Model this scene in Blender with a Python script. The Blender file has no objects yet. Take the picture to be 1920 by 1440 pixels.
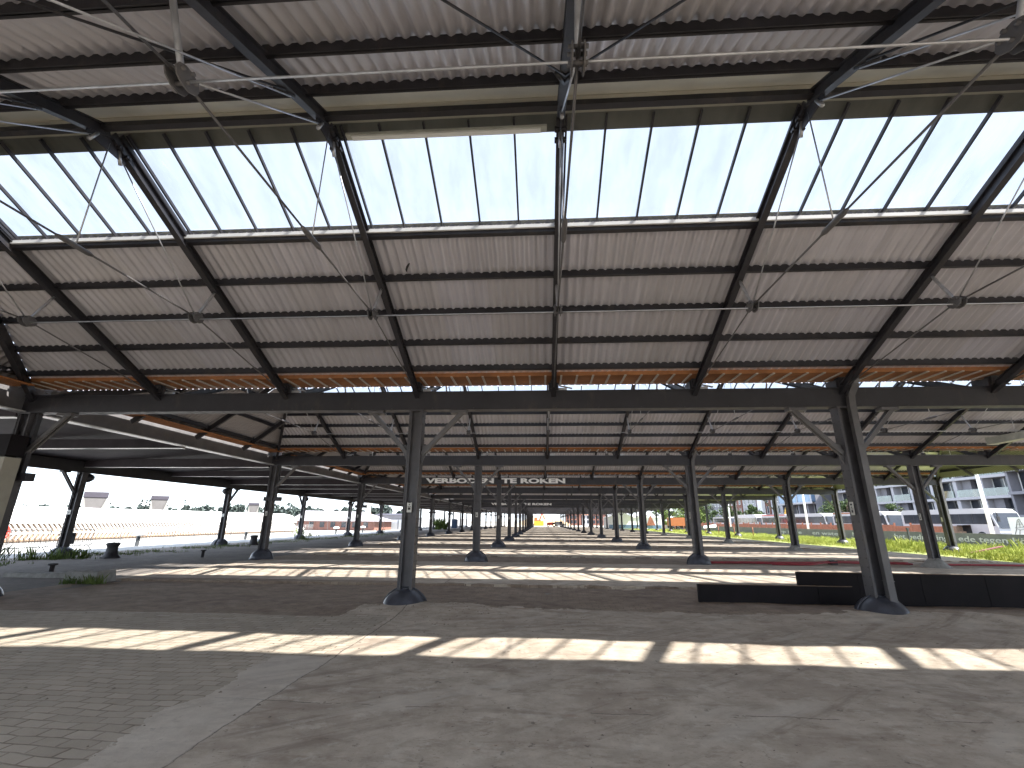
import bpy, math, random
from mathutils import Vector, Matrix
random.seed(7)
R = math.radians
scene = bpy.context.scene
COL = scene.collection
# ------------------------------------------------------------------ measures
T = 0.4486                 # roof slope
S = 10.678                 # bay length (y)
ROW1 = 10.10               # y of the first row of columns ahead
ZR = 6.83                  # ridge height of the rafter plane
XS = [-21.56, -12.22, -2.78, 6.49, 15.80, 25.08]
PX = 3.09                  # rafter spacing
ZB, ZT = 4.05, 4.476       # main beam
HL, HR = -8.96, 21.94      # hip apexes
HK = 0.61                  # the hip ends are steeper: x-run per s
NROW = 15
def row(n): return ROW1 + S * (n - 1)
def ridge(b): return row(b) - S / 2
def raf(i): return -2.78 + PX * i
# ------------------------------------------------------------------ helpers
class MB:
    def __init__(s): s.v = []; s.f = []; s.sm = []
    def add(s, vs, fs, smooth=False):
        n = len(s.v); s.v += [tuple(v) for v in vs]
        s.f += [tuple(i + n for i in f) for f in fs]; s.sm += [smooth] * len(fs)
    def box(s, x0, x1, y0, y1, z0, z1):
        s.add([(x0,y0,z0),(x1,y0,z0),(x1,y1,z0),(x0,y1,z0),(x0,y0,z1),(x1,y0,z1),(x1,y1,z1),(x0,y1,z1)],
              [(0,3,2,1),(4,5,6,7),(0,1,5,4),(1,2,6,5),(2,3,7,6),(3,0,4,7)])
    def cbox(s, c, sx, sy, sz, rz=0):
        m = MB(); m.box(-sx/2,sx/2,-sy/2,sy/2,-sz/2,sz/2)
        ca, sa = math.cos(rz), math.sin(rz)
        s.add([(c[0]+x*ca-y*sa, c[1]+x*sa+y*ca, c[2]+z) for x,y,z in m.v], m.f)
    def bar(s, a, b, w, h, up=(0,0,1)):
        a, b = Vector(a), Vector(b); d = (b-a).normalized(); u = Vector(up)
        r = d.cross(u)
        if r.length < 1e-4: r = d.cross(Vector((1,0,0)))
        r.normalize(); u = r.cross(d).normalized(); r *= w/2; u *= h/2
        s.add([a-r-u,a+r-u,a+r+u,a-r+u,b-r-u,b+r-u,b+r+u,b-r+u],
              [(0,1,2,3),(4,7,6,5),(0,4,5,1),(1,5,6,2),(2,6,7,3),(3,7,4,0)])
    def tube(s, pts, r, n=8):
        pts = [Vector(p) for p in pts]; rings = []
        rr = r if isinstance(r, (list, tuple)) else [r]*len(pts)
        for i, p in enumerate(pts):
            d = (pts[min(i+1,len(pts)-1)] - pts[max(i-1,0)]).normalized()
            a = d.cross(Vector((0,0,1)))
            if a.length < 1e-3: a = d.cross(Vector((1,0,0)))
            a.normalize(); b = a.cross(d)
            rings += [p + (a*math.cos(t*2*math.pi/n) + b*math.sin(t*2*math.pi/n))*rr[i] for t in range(n)]
        f = []
        for i in range(len(pts)-1):
            for t in range(n):
                u = (t+1) % n
                f.append((i*n+t, i*n+u, (i+1)*n+u, (i+1)*n+t))
        f.append(tuple(range(n))[::-1]); f.append(tuple((len(pts)-1)*n+t for t in range(n)))
        s.add(rings, f, True)
    def lathe(s, prof, c=(0,0,0), n=24, a0=0, a1=2*math.pi):
        full = abs(a1-a0) > 6.28; m = n if full else n+1; vs = []
        for r, z in prof:
            for t in range(m):
                a = a0+(a1-a0)*t/n; vs.append((c[0]+r*math.cos(a), c[1]+r*math.sin(a), c[2]+z))
        f = []
        for i in range(len(prof)-1):
            for t in range(n):
                u = (t+1) % m
                f.append((i*m+t, i*m+u, (i+1)*m+u, (i+1)*m+t))
        s.add(vs, f, True)
    def poly(s, pts): s.add(pts, [tuple(range(len(pts)))])
    def prism(s, pts, d):
        n = len(pts); d = Vector(d); a = [Vector(p) for p in pts]; b = [p+d for p in a]
        s.add(a+b, [tuple(range(n))[::-1], tuple(range(n,2*n))] + [(i,(i+1)%n,n+(i+1)%n,n+i) for i in range(n)])
    def build(s, name, mat, parent=None, loc=None):
        me = bpy.data.meshes.new(name); me.from_pydata(s.v, [], s.f)
        me.polygons.foreach_set('use_smooth', s.sm)
        me.materials.append(mat); me.update()
        o = bpy.data.objects.new(name, me); COL.objects.link(o)
        if parent: o.parent = parent
        if loc: o.location = loc
        return o
def tag(o, label, cat, group=None, kind=None):
    o['label'] = label; o['category'] = cat
    if group: o['group'] = group
    if kind: o['kind'] = kind
    return o
def struct(o): o['kind'] = 'structure'; return o
def empty(name, loc=(0,0,0), rz=0, parent=None):
    o = bpy.data.objects.new(name, None); COL.objects.link(o)
    o.location = loc; o.rotation_euler = (0,0,rz)
    if parent: o.parent = parent
    return o
def copy_tree(o, parent=None):
    kids = list(o.children); c = o.copy(); COL.objects.link(c); c.parent = parent
    for k in kids: copy_tree(k, c)
    return c
def text_mesh(name, txt, mat, size, sx=1.0, bold=0.0, ext=0.004, parent=None):
    cu = bpy.data.curves.new(name, 'FONT'); cu.body = txt; cu.size = size; cu.offset = bold; cu.extrude = ext
    cu.align_x = 'LEFT'; cu.resolution_u = 3
    t = bpy.data.objects.new(name+'_src', cu); COL.objects.link(t)
    bpy.context.view_layer.update()
    me = bpy.data.meshes.new_from_object(t.evaluated_get(bpy.context.evaluated_depsgraph_get()))
    bpy.data.objects.remove(t); me.materials.clear(); me.materials.append(mat); me.name = name
    for v in me.vertices: v.co.x *= sx
    o = bpy.data.objects.new(name, me); COL.objects.link(o)
    if parent: o.parent = parent
    return o
# ------------------------------------------------------------------ materials
def nmat(name):
    m = bpy.data.materials.new(name); m.use_nodes = True
    nt = m.node_tree; return m, nt, nt.nodes['Principled BSDF']
def ramp(nt, fac, stops):
    n = nt.nodes.new('ShaderNodeValToRGB'); e = n.color_ramp.elements
    while len(e) > 1: e.remove(e[-1])
    e[0].position = stops[0][0]; e[0].color = (*stops[0][1], 1)
    for p, c in stops[1:]:
        k = e.new(p); k.color = (*c, 1)
    nt.links.new(fac, n.inputs[0]); return n.outputs[0]
def coords(nt, kind='Object'): return nt.nodes.new('ShaderNodeTexCoord').outputs[kind]
def wpos(nt): return nt.nodes.new('ShaderNodeNewGeometry').outputs['Position']
def noise(nt, vec, scale, detail=4, rough=0.55, stretch=None):
    if stretch:
        mp = nt.nodes.new('ShaderNodeMapping'); mp.inputs['Scale'].default_value = stretch
        nt.links.new(vec, mp.inputs[0]); vec = mp.outputs[0]
    n = nt.nodes.new('ShaderNodeTexNoise'); n.inputs['Scale'].default_value = scale
    n.inputs['Detail'].default_value = detail; n.inputs['Roughness'].default_value = rough
    nt.links.new(vec, n.inputs['Vector']); return n.outputs[0]
def math_(nt, op, a, b=None, clamp=False):
    n = nt.nodes.new('ShaderNodeMath'); n.operation = op; n.use_clamp = clamp
    for k, x in enumerate((a, b)):
        if x is None: continue
        if hasattr(x, 'links'): nt.links.new(x, n.inputs[k])
        else: n.inputs[k].default_value = x
    return n.outputs[0]
def mix(nt, fac, a, b, mode='MIX'):
    n = nt.nodes.new('ShaderNodeMix'); n.data_type = 'RGBA'; n.blend_type = mode
    if hasattr(fac, 'links'): nt.links.new(fac, n.inputs[0])
    else: n.inputs[0].default_value = fac
    for k, x in ((6, a), (7, b)):
        if hasattr(x, 'links'): nt.links.new(x, n.inputs[k])
        else: n.inputs[k].default_value = (*x, 1)
    return n.outputs[2]
def bump(nt, bs, h, strength=0.3, dist=0.02):
    b = nt.nodes.new('ShaderNodeBump'); b.inputs['Strength'].default_value = strength; b.inputs['Distance'].default_value = dist
    nt.links.new(h, b.inputs['Height']); nt.links.new(b.outputs[0], bs.inputs['Normal'])
def plain(name, col, rough=0.6, metal=0.0, var=0.25, scale=3.0, bmp=0.0, spec=0.5, use_world=False):
    m, nt, bs = nmat(name)
    v = wpos(nt) if use_world else coords(nt)
    f = noise(nt, v, scale, 6, 0.65)
    lo = tuple(c*(1-var) for c in col); hi = tuple(min(1,c*(1+var)) for c in col)
    nt.links.new(ramp(nt, f, [(0.3, lo), (0.7, hi)]), bs.inputs['Base Color'])
    bs.inputs['Roughness'].default_value = rough; bs.inputs['Metallic'].default_value = metal
    bs.inputs['Specular IOR Level'].default_value = spec
    if bmp: bump(nt, bs, noise(nt, v, scale*12, 3), bmp, 0.01)
    return m
M = {}
M['steel'] = plain('dark_steel_paint', (0.026,0.025,0.030), 0.42, 0, 0.3, 1.3, 0.06, use_world=True)
def worn(m, col, amt):
    nt = m.node_tree; bs = nt.nodes['Principled BSDF']; src = bs.inputs['Base Color'].links[0].from_socket; p = wpos(nt)
    f = ramp(nt, noise(nt, p, 3.1, 8, 0.72, (1,1,0.35)), [(0.55,(0,0,0)),(0.70,(amt,)*3)])
    nt.links.new(mix(nt, f, src, col), bs.inputs['Base Color'])
    nt.links.new(math_(nt,'ADD', math_(nt,'MULTIPLY', noise(nt, p, 5, 5, 0.7), 0.5), 0.2), bs.inputs['Roughness'])
worn(M['steel'], (0.075,0.062,0.052), 0.6)
M['steel_light'] = plain('grey_steel_paint', (0.105,0.102,0.105), 0.45, 0, 0.25, 2.0, 0.05, use_world=True)
M['rivet_plate'] = plain('column_plate_paint', (0.070,0.067,0.073), 0.45, 0, 0.35, 2.5, 0.08, use_world=True)
worn(M['steel_light'], (0.16,0.14,0.12), 0.5); worn(M['rivet_plate'], (0.11,0.095,0.08), 0.6)
M['flange'] = plain('flange_reflection_tone', (0.45,0.45,0.45), 0.3, 0, 0.1, 1.0)  # pale colour stands in for quay light reflected on the flange undersides
M['dome'] = plain('cast_dome_paint', (0.05,0.052,0.064), 0.32, 0, 0.35, 5, 0.1, use_world=True)
M['mortar'] = plain('mortar', (0.26,0.25,0.23), 0.9, 0, 0.3, 6, 0.3, use_world=True)
M['galv'] = plain('galvanised_rod', (0.55,0.56,0.58), 0.38, 0.75, 0.2, 6)
M['cap'] = plain('flashing', (0.46,0.45,0.36), 0.5, 0.0, 0.2, 0.7, use_world=True)
M['orange'] = plain('gutter_timber', (0.31,0.125,0.042), 0.7, 0, 0.35, 2.2, 0.1, use_world=True)
M['strap'] = plain('zinc_strap', (0.55,0.50,0.45), 0.5, 0.2, 0.15, 3)
M['deck'] = plain('canopy_deck', (0.045,0.035,0.04), 0.75, 0, 0.3, 1.5, use_world=True)
M['white'] = plain('white_paint', (0.78,0.78,0.76), 0.55, 0, 0.06, 2)
M['sign_white'] = plain('sign_white_paint', (0.92,0.92,0.90), 0.5, 0, 0.04, 3)
M['plate'] = plain('plate_white', (0.62,0.62,0.58), 0.5, 0, 0.1, 9)
M['black'] = plain('black_panel', (0.006,0.0035,0.005), 0.6, 0, 0.5, 2.0, 0.05, 0.2)
M['edge'] = plain('ply_edge', (0.22,0.15,0.10), 0.8, 0, 0.2, 8)
M['ink'] = plain('ink', (0.03,0.03,0.03), 0.7)
M['hose'] = plain('red_hose', (0.27,0.018,0.025), 0.5, 0, 0.2, 2)
M['iron'] = plain('cast_iron', (0.03,0.027,0.028), 0.55, 0, 0.4, 7, 0.15)
M['beige'] = plain('beige_cabinet', (0.34,0.32,0.26), 0.6, 0, 0.1, 3)
M['lamp'] = plain('lamp_body', (0.42,0.43,0.38), 0.6, 0, 0.25, 3)
M['led'] = plain('lamp_diffuser', (0.8,0.82,0.78), 0.4, 0, 0.03, 3)
def corr_mat(name='corrugated_sheet', old=0.0):
    m, nt, bs = nmat(name); p = wpos(nt)
    sep = nt.nodes.new('ShaderNodeSeparateXYZ'); nt.links.new(p, sep.inputs[0])
    sheet = math_(nt, 'FLOOR', math_(nt, 'DIVIDE', sep.outputs[0], 0.93))
    wn = nt.nodes.new('ShaderNodeTexWhiteNoise'); wn.noise_dimensions = '2D'
    cmb = nt.nodes.new('ShaderNodeCombineXYZ'); nt.links.new(sheet, cmb.inputs[0])
    nt.links.new(math_(nt, 'FLOOR', math_(nt, 'DIVIDE', sep.outputs[1], 3.56)), cmb.inputs[1])
    nt.links.new(cmb.outputs[0], wn.inputs['Vector'])
    streak = noise(nt, p, 1.0, 5, 0.6, (9.0, 0.35, 0.35))
    blot = noise(nt, p, 0.9, 5, 0.6)
    c = ramp(nt, streak, [(0.25,(0.50,0.495,0.56)),(0.5,(0.64,0.635,0.715)),(0.8,(0.79,0.78,0.86))])
    c = mix(nt, math_(nt,'MULTIPLY', wn.outputs['Value'], 0.42), c, (0.50,0.475,0.46))
    c = mix(nt, math_(nt,'MULTIPLY', blot, 0.35), c, (0.48,0.46,0.42))
    if old: c = mix(nt, old, c, (0.13,0.12,0.12) if old < 0.9 else (0.05,0.044,0.046))  # old: how far shade is mixed into the sheet colour
    nt.links.new(c, bs.inputs['Base Color']); bs.inputs['Roughness'].default_value = 0.34
    bs.inputs['Metallic'].default_value = 0.0 if old else 0.25
    return m
M['corr'] = corr_mat(); M['corr_shade'] = corr_mat('shaded_corrugated_sheet', 0.7); M['corr_deep_shade'] = corr_mat('deep_shaded_corrugated_sheet', 0.95)  # hip copies: shade put into the colour to hold down light bounced from below
def glass_mat(name='roof_glass', tint=(0.535,0.545,0.565), gl=0.05):
    m = bpy.data.materials.new(name); m.use_nodes = True; nt = m.node_tree; nt.nodes.clear()
    out = nt.nodes.new('ShaderNodeOutputMaterial'); mx = nt.nodes.new('ShaderNodeMixShader')
    tr = nt.nodes.new('ShaderNodeBsdfTransparent'); g = nt.nodes.new('ShaderNodeBsdfGlossy')
    d = noise(nt, wpos(nt), 2.0, 6, 0.65, (1.6,0.5,0.5))
    nt.links.new(ramp(nt, d, [(0.33, tuple(c*0.82 for c in tint)), (0.62, tint)]), tr.inputs[0])
    g.inputs['Roughness'].default_value = 0.08; mx.inputs[0].default_value = gl
    nt.links.new(tr.outputs[0], mx.inputs[1]); nt.links.new(g.outputs[0], mx.inputs[2]); nt.links.new(mx.outputs[0], out.inputs[0])
    return m
M['glass'] = glass_mat()
# ------------------------------------------------------------------ the ground
def floor_mat():
    m, nt, bs = nmat('hall_concrete'); p = wpos(nt)
    sep = nt.nodes.new('ShaderNodeSeparateXYZ'); nt.links.new(p, sep.inputs[0]); X, Y = sep.outputs[0], sep.outputs[1]
    big = noise(nt, p, 0.55, 6, 0.62); med = noise(nt, p, 2.6, 8, 0.68); fine = noise(nt, p, 38, 6, 0.75)
    drag = noise(nt, p, 1.6, 6, 0.65, (0.35, 1.6, 1))
    con = ramp(nt, med, [(0.25,(0.33,0.27,0.205)),(0.42,(0.46,0.39,0.305)),(0.58,(0.58,0.50,0.40)),(0.76,(0.68,0.60,0.49))])
    con = mix(nt, ramp(nt, big, [(0.42,(0,0,0)),(0.62,(0.55,)*3)]), con, (0.35,0.28,0.215))
    con = mix(nt, ramp(nt, drag, [(0.54,(0,0,0)),(0.66,(0.55,)*3)]), con, (0.25,0.19,0.145))
    con = mix(nt, ramp(nt, noise(nt, p, 4.5, 7, 0.75, (0.6,1.3,1)), [(0.53,(0,0,0)),(0.63,(0.5,)*3)]), con, (0.27,0.205,0.15))
    con = mix(nt, ramp(nt, noise(nt, p, 7.5, 5, 0.7), [(0.62,(0,0,0)),(0.68,(0.75,)*3)]), con, (0.13,0.10,0.08))
    con = mix(nt, ramp(nt, noise(nt, p, 3.3, 7, 0.7), [(0.56,(0,0,0)),(0.66,(0.5,)*3)]), con, (0.66,0.60,0.50))
    con = mix(nt, ramp(nt, fine, [(0.60,(0,0,0)),(0.68,(0.6,)*3)]), con, (0.14,0.11,0.085))
    mp2 = nt.nodes.new('ShaderNodeMapping'); mp2.inputs['Rotation'].default_value = (0,0,R(-38)); nt.links.new(p, mp2.inputs[0])
    scr = noise(nt, mp2.outputs[0], 1.5, 7, 0.7, (0.22, 2.4, 1))
    con = mix(nt, math_(nt,'MULTIPLY', ramp(nt, scr, [(0.53,(0,0,0)),(0.62,(0.6,)*3)]), ramp(nt, big, [(0.44,(0.15,)*3),(0.58,(1,1,1))])), con, (0.22,0.17,0.13))
    con = mix(nt, ramp(nt, noise(nt, mp2.outputs[0], 0.8, 6, 0.6, (0.4, 1.5, 1)), [(0.56,(0,0,0)),(0.66,(0.5,)*3)]), con, (0.62,0.56,0.47))
    # rust blotch
    rust = noise(nt, p, 0.9, 5, 0.6, (1,1.8,1))
    con = mix(nt, ramp(nt, rust, [(0.66,(0,0,0)),(0.76,(0.5,)*3)]), con, (0.34,0.15,0.07))
    # expansion joints and hair cracks
    def joint(c, per, off, w):
        a = math_(nt, 'ADD', c, off); b = math_(nt, 'ABSOLUTE', math_(nt, 'SUBTRACT', math_(nt,'FRACT', math_(nt,'DIVIDE', a, per)), 0.5))
        return math_(nt, 'GREATER_THAN', b, 0.5 - w/per)
    wob = math_(nt, 'MULTIPLY', math_(nt, 'SUBTRACT', med, 0.5), 0.09)
    j = math_(nt, 'MAXIMUM', math_(nt,'MULTIPLY', joint(math_(nt,'ADD',Y,wob), 5.339, 0.45, 0.007), math_(nt,'GREATER_THAN', big, 0.52)), joint(math_(nt,'ADD',X,math_(nt,'MULTIPLY',wob,1.4)), 46.5, 2.62, 0.011))
    jc = j
    con = mix(nt, math_(nt,'MULTIPLY', jc, math_(nt,'ADD',0.15,med)), con, (0.07,0.058,0.048))
    # cobbles on the left and in the bands behind the columns
    br = nt.nodes.new('ShaderNodeTexBrick'); br.inputs['Scale'].default_value = 1.0
    br.inputs['Brick Width'].default_value = 0.24; br.inputs['Row Height'].default_value = 0.135; br.inputs['Mortar Size'].default_value = 0.012
    br.inputs['Mortar Smooth'].default_value = 0.6
    br.inputs['Color1'].default_value = (0.40,0.34,0.26,1); br.inputs['Color2'].default_value = (0.55,0.475,0.375,1); br.inputs['Mortar'].default_value = (0.22,0.175,0.125,1)
    warp = nt.nodes.new('ShaderNodeVectorMath'); warp.operation = 'MULTIPLY_ADD'
    nz2 = nt.nodes.new('ShaderNodeTexNoise'); nz2.inputs['Scale'].default_value = 3.2; nt.links.new(p, nz2.inputs['Vector'])
    nt.links.new(nz2.outputs['Color'], warp.inputs[0]); warp.inputs[1].default_value = (0.10,0.07,0); nt.links.new(p, warp.inputs[2])
    rotm = nt.nodes.new('ShaderNodeMapping'); rotm.inputs['Rotation'].default_value = (0,0,R(2)); nt.links.new(warp.outputs[0], rotm.inputs[0])
    nt.links.new(rotm.outputs[0], br.inputs['Vector'])
    cob = mix(nt, ramp(nt, med, [(0.40,(0,0,0)),(0.68,(0.85,)*3)]), br.outputs[0], (0.50,0.43,0.34))
    cob = mix(nt, ramp(nt, big, [(0.35,(0.3,)*3),(0.6,(0,0,0))]), cob, (0.24,0.20,0.16))
    dirt = ramp(nt, med, [(0.3,(0.125,0.09,0.066)),(0.5,(0.23,0.172,0.128)),(0.72,(0.37,0.295,0.23))])
    dirtc = mix(nt, ramp(nt, big, [(0.42,(0.08,)*3),(0.62,(0.55,)*3)]), dirt, mix(nt, 0.55, br.outputs[0], (0.62,0.50,0.40), 'MULTIPLY'))
    # masks in the hall's own metres
    wobY = math_(nt, 'MULTIPLY', math_(nt, 'SUBTRACT', noise(nt, p, 1.1, 6, 0.65), 0.5), 1.5)
    cm = math_(nt, 'MULTIPLY', math_(nt, 'LESS_THAN', math_(nt, 'ADD', X, math_(nt,'MULTIPLY', wobY, 0.35)), -2.72), 1.0)
    cm = math_(nt, 'MULTIPLY', cm, math_(nt, 'LESS_THAN', Y, 9.0))
    # concrete apron strip along the edge of the cobbles
    strip = math_(nt, 'MULTIPLY', math_(nt,'GREATER_THAN', math_(nt,'ADD',X, math_(nt,'MULTIPLY',wobY,0.62)), -3.35), math_(nt,'LESS_THAN', Y, 6.4))
    cm = math_(nt, 'MULTIPLY', cm, math_(nt, 'SUBTRACT', 1.0, strip))
    cem = math_(nt, 'MULTIPLY', strip, math_(nt,'LESS_THAN', math_(nt,'ADD',X,math_(nt,'MULTIPLY',wob,1.4)), -2.62))
    con = mix(nt, math_(nt, 'MULTIPLY', cem, math_(nt,'ADD', 0.05, math_(nt,'MULTIPLY', med, 0.75))), con, (0.66,0.60,0.51))
    col = mix(nt, cm, con, cob)
    ph = math_(nt, 'MULTIPLY', math_(nt, 'FRACT', math_(nt, 'DIVIDE', math_(nt, 'SUBTRACT', math_(nt,'ADD', Y, wobY), ROW1 - 0.25), S)), S)
    dm = math_(nt, 'MULTIPLY', math_(nt, 'LESS_THAN', ph, 3.3), math_(nt, 'GREATER_THAN', Y, 7.0))
    edge = math_(nt, 'MULTIPLY', math_(nt,'GREATER_THAN', Y, 8.9), math_(nt,'LESS_THAN', math_(nt,'ADD', X, wobY), -3.6))
    edge = math_(nt, 'MULTIPLY', edge, math_(nt,'LESS_THAN', Y, 13.6))
    dm = math_(nt, 'MAXIMUM', dm, edge)
    col = mix(nt, dm, col, dirtc)
    nt.links.new(col, bs.inputs['Base Color']); bs.inputs['Roughness'].default_value = 0.88
    h = math_(nt, 'ADD', math_(nt, 'MULTIPLY', fine, 0.22), math_(nt, 'MULTIPLY', med, 0.9))
    hc = math_(nt, 'MULTIPLY', math_(nt,'MULTIPLY', math_(nt,'SUBTRACT',1.0,br.outputs['Fac']), 0.7), math_(nt,'MAXIMUM',cm,dm))
    h = math_(nt, 'SUBTRACT', math_(nt, 'ADD', h, hc), math_(nt, 'MULTIPLY', jc, 0.7))
    bump(nt, bs, h, 0.55, 0.022)
    return m
M['floor'] = floor_mat()
def ground_mat(name, cols, s1=0.4, s2=3.0, bmp=0.4, rough=0.92):
    m, nt, bs = nmat(name); p = wpos(nt)
    a = noise(nt, p, s1, 6, 0.65); b = noise(nt, p, s2, 8, 0.7); c = noise(nt, p, 30, 4, 0.7)
    k = math_(nt, 'ADD', math_(nt,'MULTIPLY', a, 0.5), math_(nt,'MULTIPLY', b, 0.5))
    col = ramp(nt, k, [(0.36, cols[0]), (0.5, cols[1]), (0.64, cols[2])])
    col = mix(nt, ramp(nt, c, [(0.6,(0,0,0)),(0.72,(0.4,)*3)]), col, tuple(x*0.4 for x in cols[0]))
    nt.links.new(col, bs.inputs['Base Color']); bs.inputs['Roughness'].default_value = rough
    bump(nt, bs, math_(nt,'ADD', b, math_(nt,'MULTIPLY', c, 0.4)), bmp, 0.02)
    return m
M['rubble'] = plain('rubble', (0.22,0.18,0.14), 0.95, 0, 0.5, 30)
M['earth'] = ground_mat('earth', [(0.20,0.18,0.15),(0.27,0.25,0.215),(0.34,0.32,0.28)])
M['cobble_dark'] = ground_mat('dark_setts', [(0.125,0.108,0.095),(0.19,0.166,0.145),(0.27,0.24,0.21)], 0.5, 5.0, 0.7)
M['quay'] = ground_mat('quay_concrete', [(0.27,0.27,0.265),(0.34,0.34,0.33),(0.40,0.40,0.385)])
M['soil'] = ground_mat('grass_soil', [(0.13,0.17,0.035),(0.20,0.24,0.06),(0.30,0.28,0.14)], 0.6, 2.5)
M['sand'] = ground_mat('sandy_verge', [(0.28,0.24,0.18),(0.36,0.32,0.25),(0.42,0.38,0.31)])
M['road'] = ground_mat('asphalt', [(0.045,0.045,0.047),(0.06,0.06,0.062),(0.08,0.08,0.08)])
def sheet(name, x0, x1, y0, y1, z, mat):
    m = MB(); m.poly([(x0,y0,z),(x1,y0,z),(x1,y1,z),(x0,y1,z)]); return struct(m.build(name, mat))
sheet('ground', -3000, 3000, -2000, 4000, -0.03, M['earth'])
sheet('quay', -60, -22.6, -40, 400, -0.012, M['quay'])
sheet('quay_paving', -22.7, -11.6, -40, 168, -0.006, M['cobble_dark'])
sheet('road', 39.5, 60, -60, 600, -0.012, M['road'])
sheet('verge', 19.6, 39.6, -40, 168, -0.008, M['sand'])
sheet('lawn', 21.6, 34.3, 22, 168, -0.004, M['soil'])
def hz(x, y):
    # gentle lumps of trodden earth and sand on the old floor
    f = (math.sin(x*0.9+1.3)*math.cos(y*0.8-0.4)*0.012 + math.sin(x*2.7+y*1.9)*0.006 + math.sin(x*5.1-y*4.3)*0.003)
    d = math.hypot((x+2.0)/2.2, (y-9.9)/0.9); f += 0.10*math.exp(-d*d*1.3)
    d = math.hypot((x-7.5)/3.2, (y-10.0)/0.7); f += 0.10*math.exp(-d*d*1.3)
    if y > 10.4: f -= 0.012*min(1,(y-10.4)/1.2)*(1 if x < 3 else max(0,1-(x-3)/1.2))
    return f
def floor_near():
    m = MB(); x0,x1,y0,y1 = -12.4,13.0,1.0,13.15; nx,ny = 150,90; vs=[]; fs=[]
    for j in range(ny+1):
        for i in range(nx+1):
            x = x0+(x1-x0)*i/nx; y = y0+(y1-y0)*j/ny
            e = min(1,(x-x0)/0.6,(x1-x)/0.6,(y-y0)/0.6)
            vs.append((x,y,0.002+hz(x,y)*max(0,e)))
    for j in range(ny):
        for i in range(nx):
            a = j*(nx+1)+i; fs.append((a,a+1,a+nx+2,a+nx+1))
    m.add(vs, fs, True); return struct(m.build('floor', M['floor']))
floor_near()
sheet('floor_beyond', -12.4, 21.2, 13.15, 168, 0.0, M['floor'])
sheet('floor_behind', -12.4, 21.2, -12, 1.0, 0.0, M['floor'])
sheet('floor_beside', 13.0, 21.2, 1.0, 13.15, 0.0, M['floor'])
db = MB(); rg = random.Random(4)
for k in range(900):
    y = 2.6+11*rg.random()**1.3; x = rg.uniform(-9,9)
    if rg.random() < 0.45: x = rg.gauss(-2.5,1.6); y = rg.gauss(9.4,1.0)
    if rg.random() < 0.2: x = rg.uniform(-10,4); y = rg.gauss(12.4,0.6)
    e_ = min(1,(x+12.4)/0.6,(13-x)/0.6,(y-1)/0.6); r = rg.choice((0.006,0.008,0.011,0.016,0.024)); z = 0.002+hz(x,y)*max(0,e_)-r*0.2; a = rg.uniform(0,6.28)
    q = [(x+r*rg.uniform(0.7,1.5)*math.cos(a+t*1.257), y+r*rg.uniform(0.7,1.5)*math.sin(a+t*1.257), z) for t in range(5)]
    db.add(q+[(x+r*0.2,y,z+r*rg.uniform(0.5,0.9))], [(t,(t+1)%5,5) for t in range(5)])
o = db.build('debris', M['rubble']); o['kind'] = 'stuff'; o['category'] = 'debris'; o['label'] = 'scattered crumbs of stone and dirt on the hall floor'
for n in range(1, NROW):
    m = MB(); x0, x1 = -11.7, (21.0 if n > 1 else 13.0); y0, y1 = row(n)+3.05, row(n)+S-0.75
    pts = []; K = 60
    for k in range(K+1):
        x = x0+(x1-x0)*k/K; pts.append((x, y0+0.05*math.sin(k*1.7)+0.035*math.sin(k*4.1+n), 0.0))
    vs=[]; fs=[]
    for x,y,_ in pts: vs += [(x,y,-0.02),(x,y+0.015,0.05),(x,y1,0.05)]
    for k in range(K):
        a=k*3; fs += [(a,a+3,a+4,a+1),(a+1,a+4,a+5,a+2)]
    m.add(vs, fs); struct(m.build('floor_slab', M['floor']))
# ------------------------------------------------------------------ the hall
hall = empty('open_hall')
tag(hall, 'long open quayside hall of dark steel columns under saw-tooth corrugated roofs with skylight strips', 'hall')
# ---- corrugated roofs
NW = 20; WP = PX/NW; AMP = 0.029
def zs(s): return ZR - T*s
def slope_sheet(yR, sgn, s_top, s_bot, x0, x1, fine=True):
    """corrugated sheet on one side of a ridge; sgn +1 slopes away from the camera, clipped by the hips"""
    m = MB(); vs=[]; fs=[]; step = WP/(6 if fine else 1); n = int((x1-x0)/step); k = 0; prev = None
    for i in range(n+1):
        x = x0+(x1-x0)*i/n
        d = max(HL-x, x-HR, 0)/HK; a = max(s_top, d)
        if a >= s_bot-0.02: prev = None; continue
        w = AMP*math.cos(2*math.pi*x/WP) if fine else 0
        mid = [a, s_bot]
        vs += [(x, yR+sgn*s, zs(s)+0.125+w) for s in mid]
        if prev is not None: fs.append((prev,prev+1,k+1,k) if sgn > 0 else (prev,k,k+1,prev+1))
        prev = k; k += 2
    m.add(vs, fs, True); return m
def hip_sheet(yR, side, s_top, s_bot, fine=True):
    m = MB(); vs=[]; fs=[]; step = WP/(6 if fine else 1); L = s_bot; n = int(2*L/step); k=0; prev=None
    ax = HL if side < 0 else HR
    for i in range(n+1):
        u = -L+2*L*i/n; a = max(s_top, abs(u))
        if a >= s_bot-0.02: prev=None; continue
        w = AMP*math.cos(2*math.pi*u/WP) if fine else 0
        vs += [(ax+side*s*HK, yR+u, zs(s)+0.125+w) for s in (a, s_bot)]
        if prev is not None: fs.append((prev,k,k+1,prev+1))
        prev=k; k+=2
    m.add(vs, fs, True); return m
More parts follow.
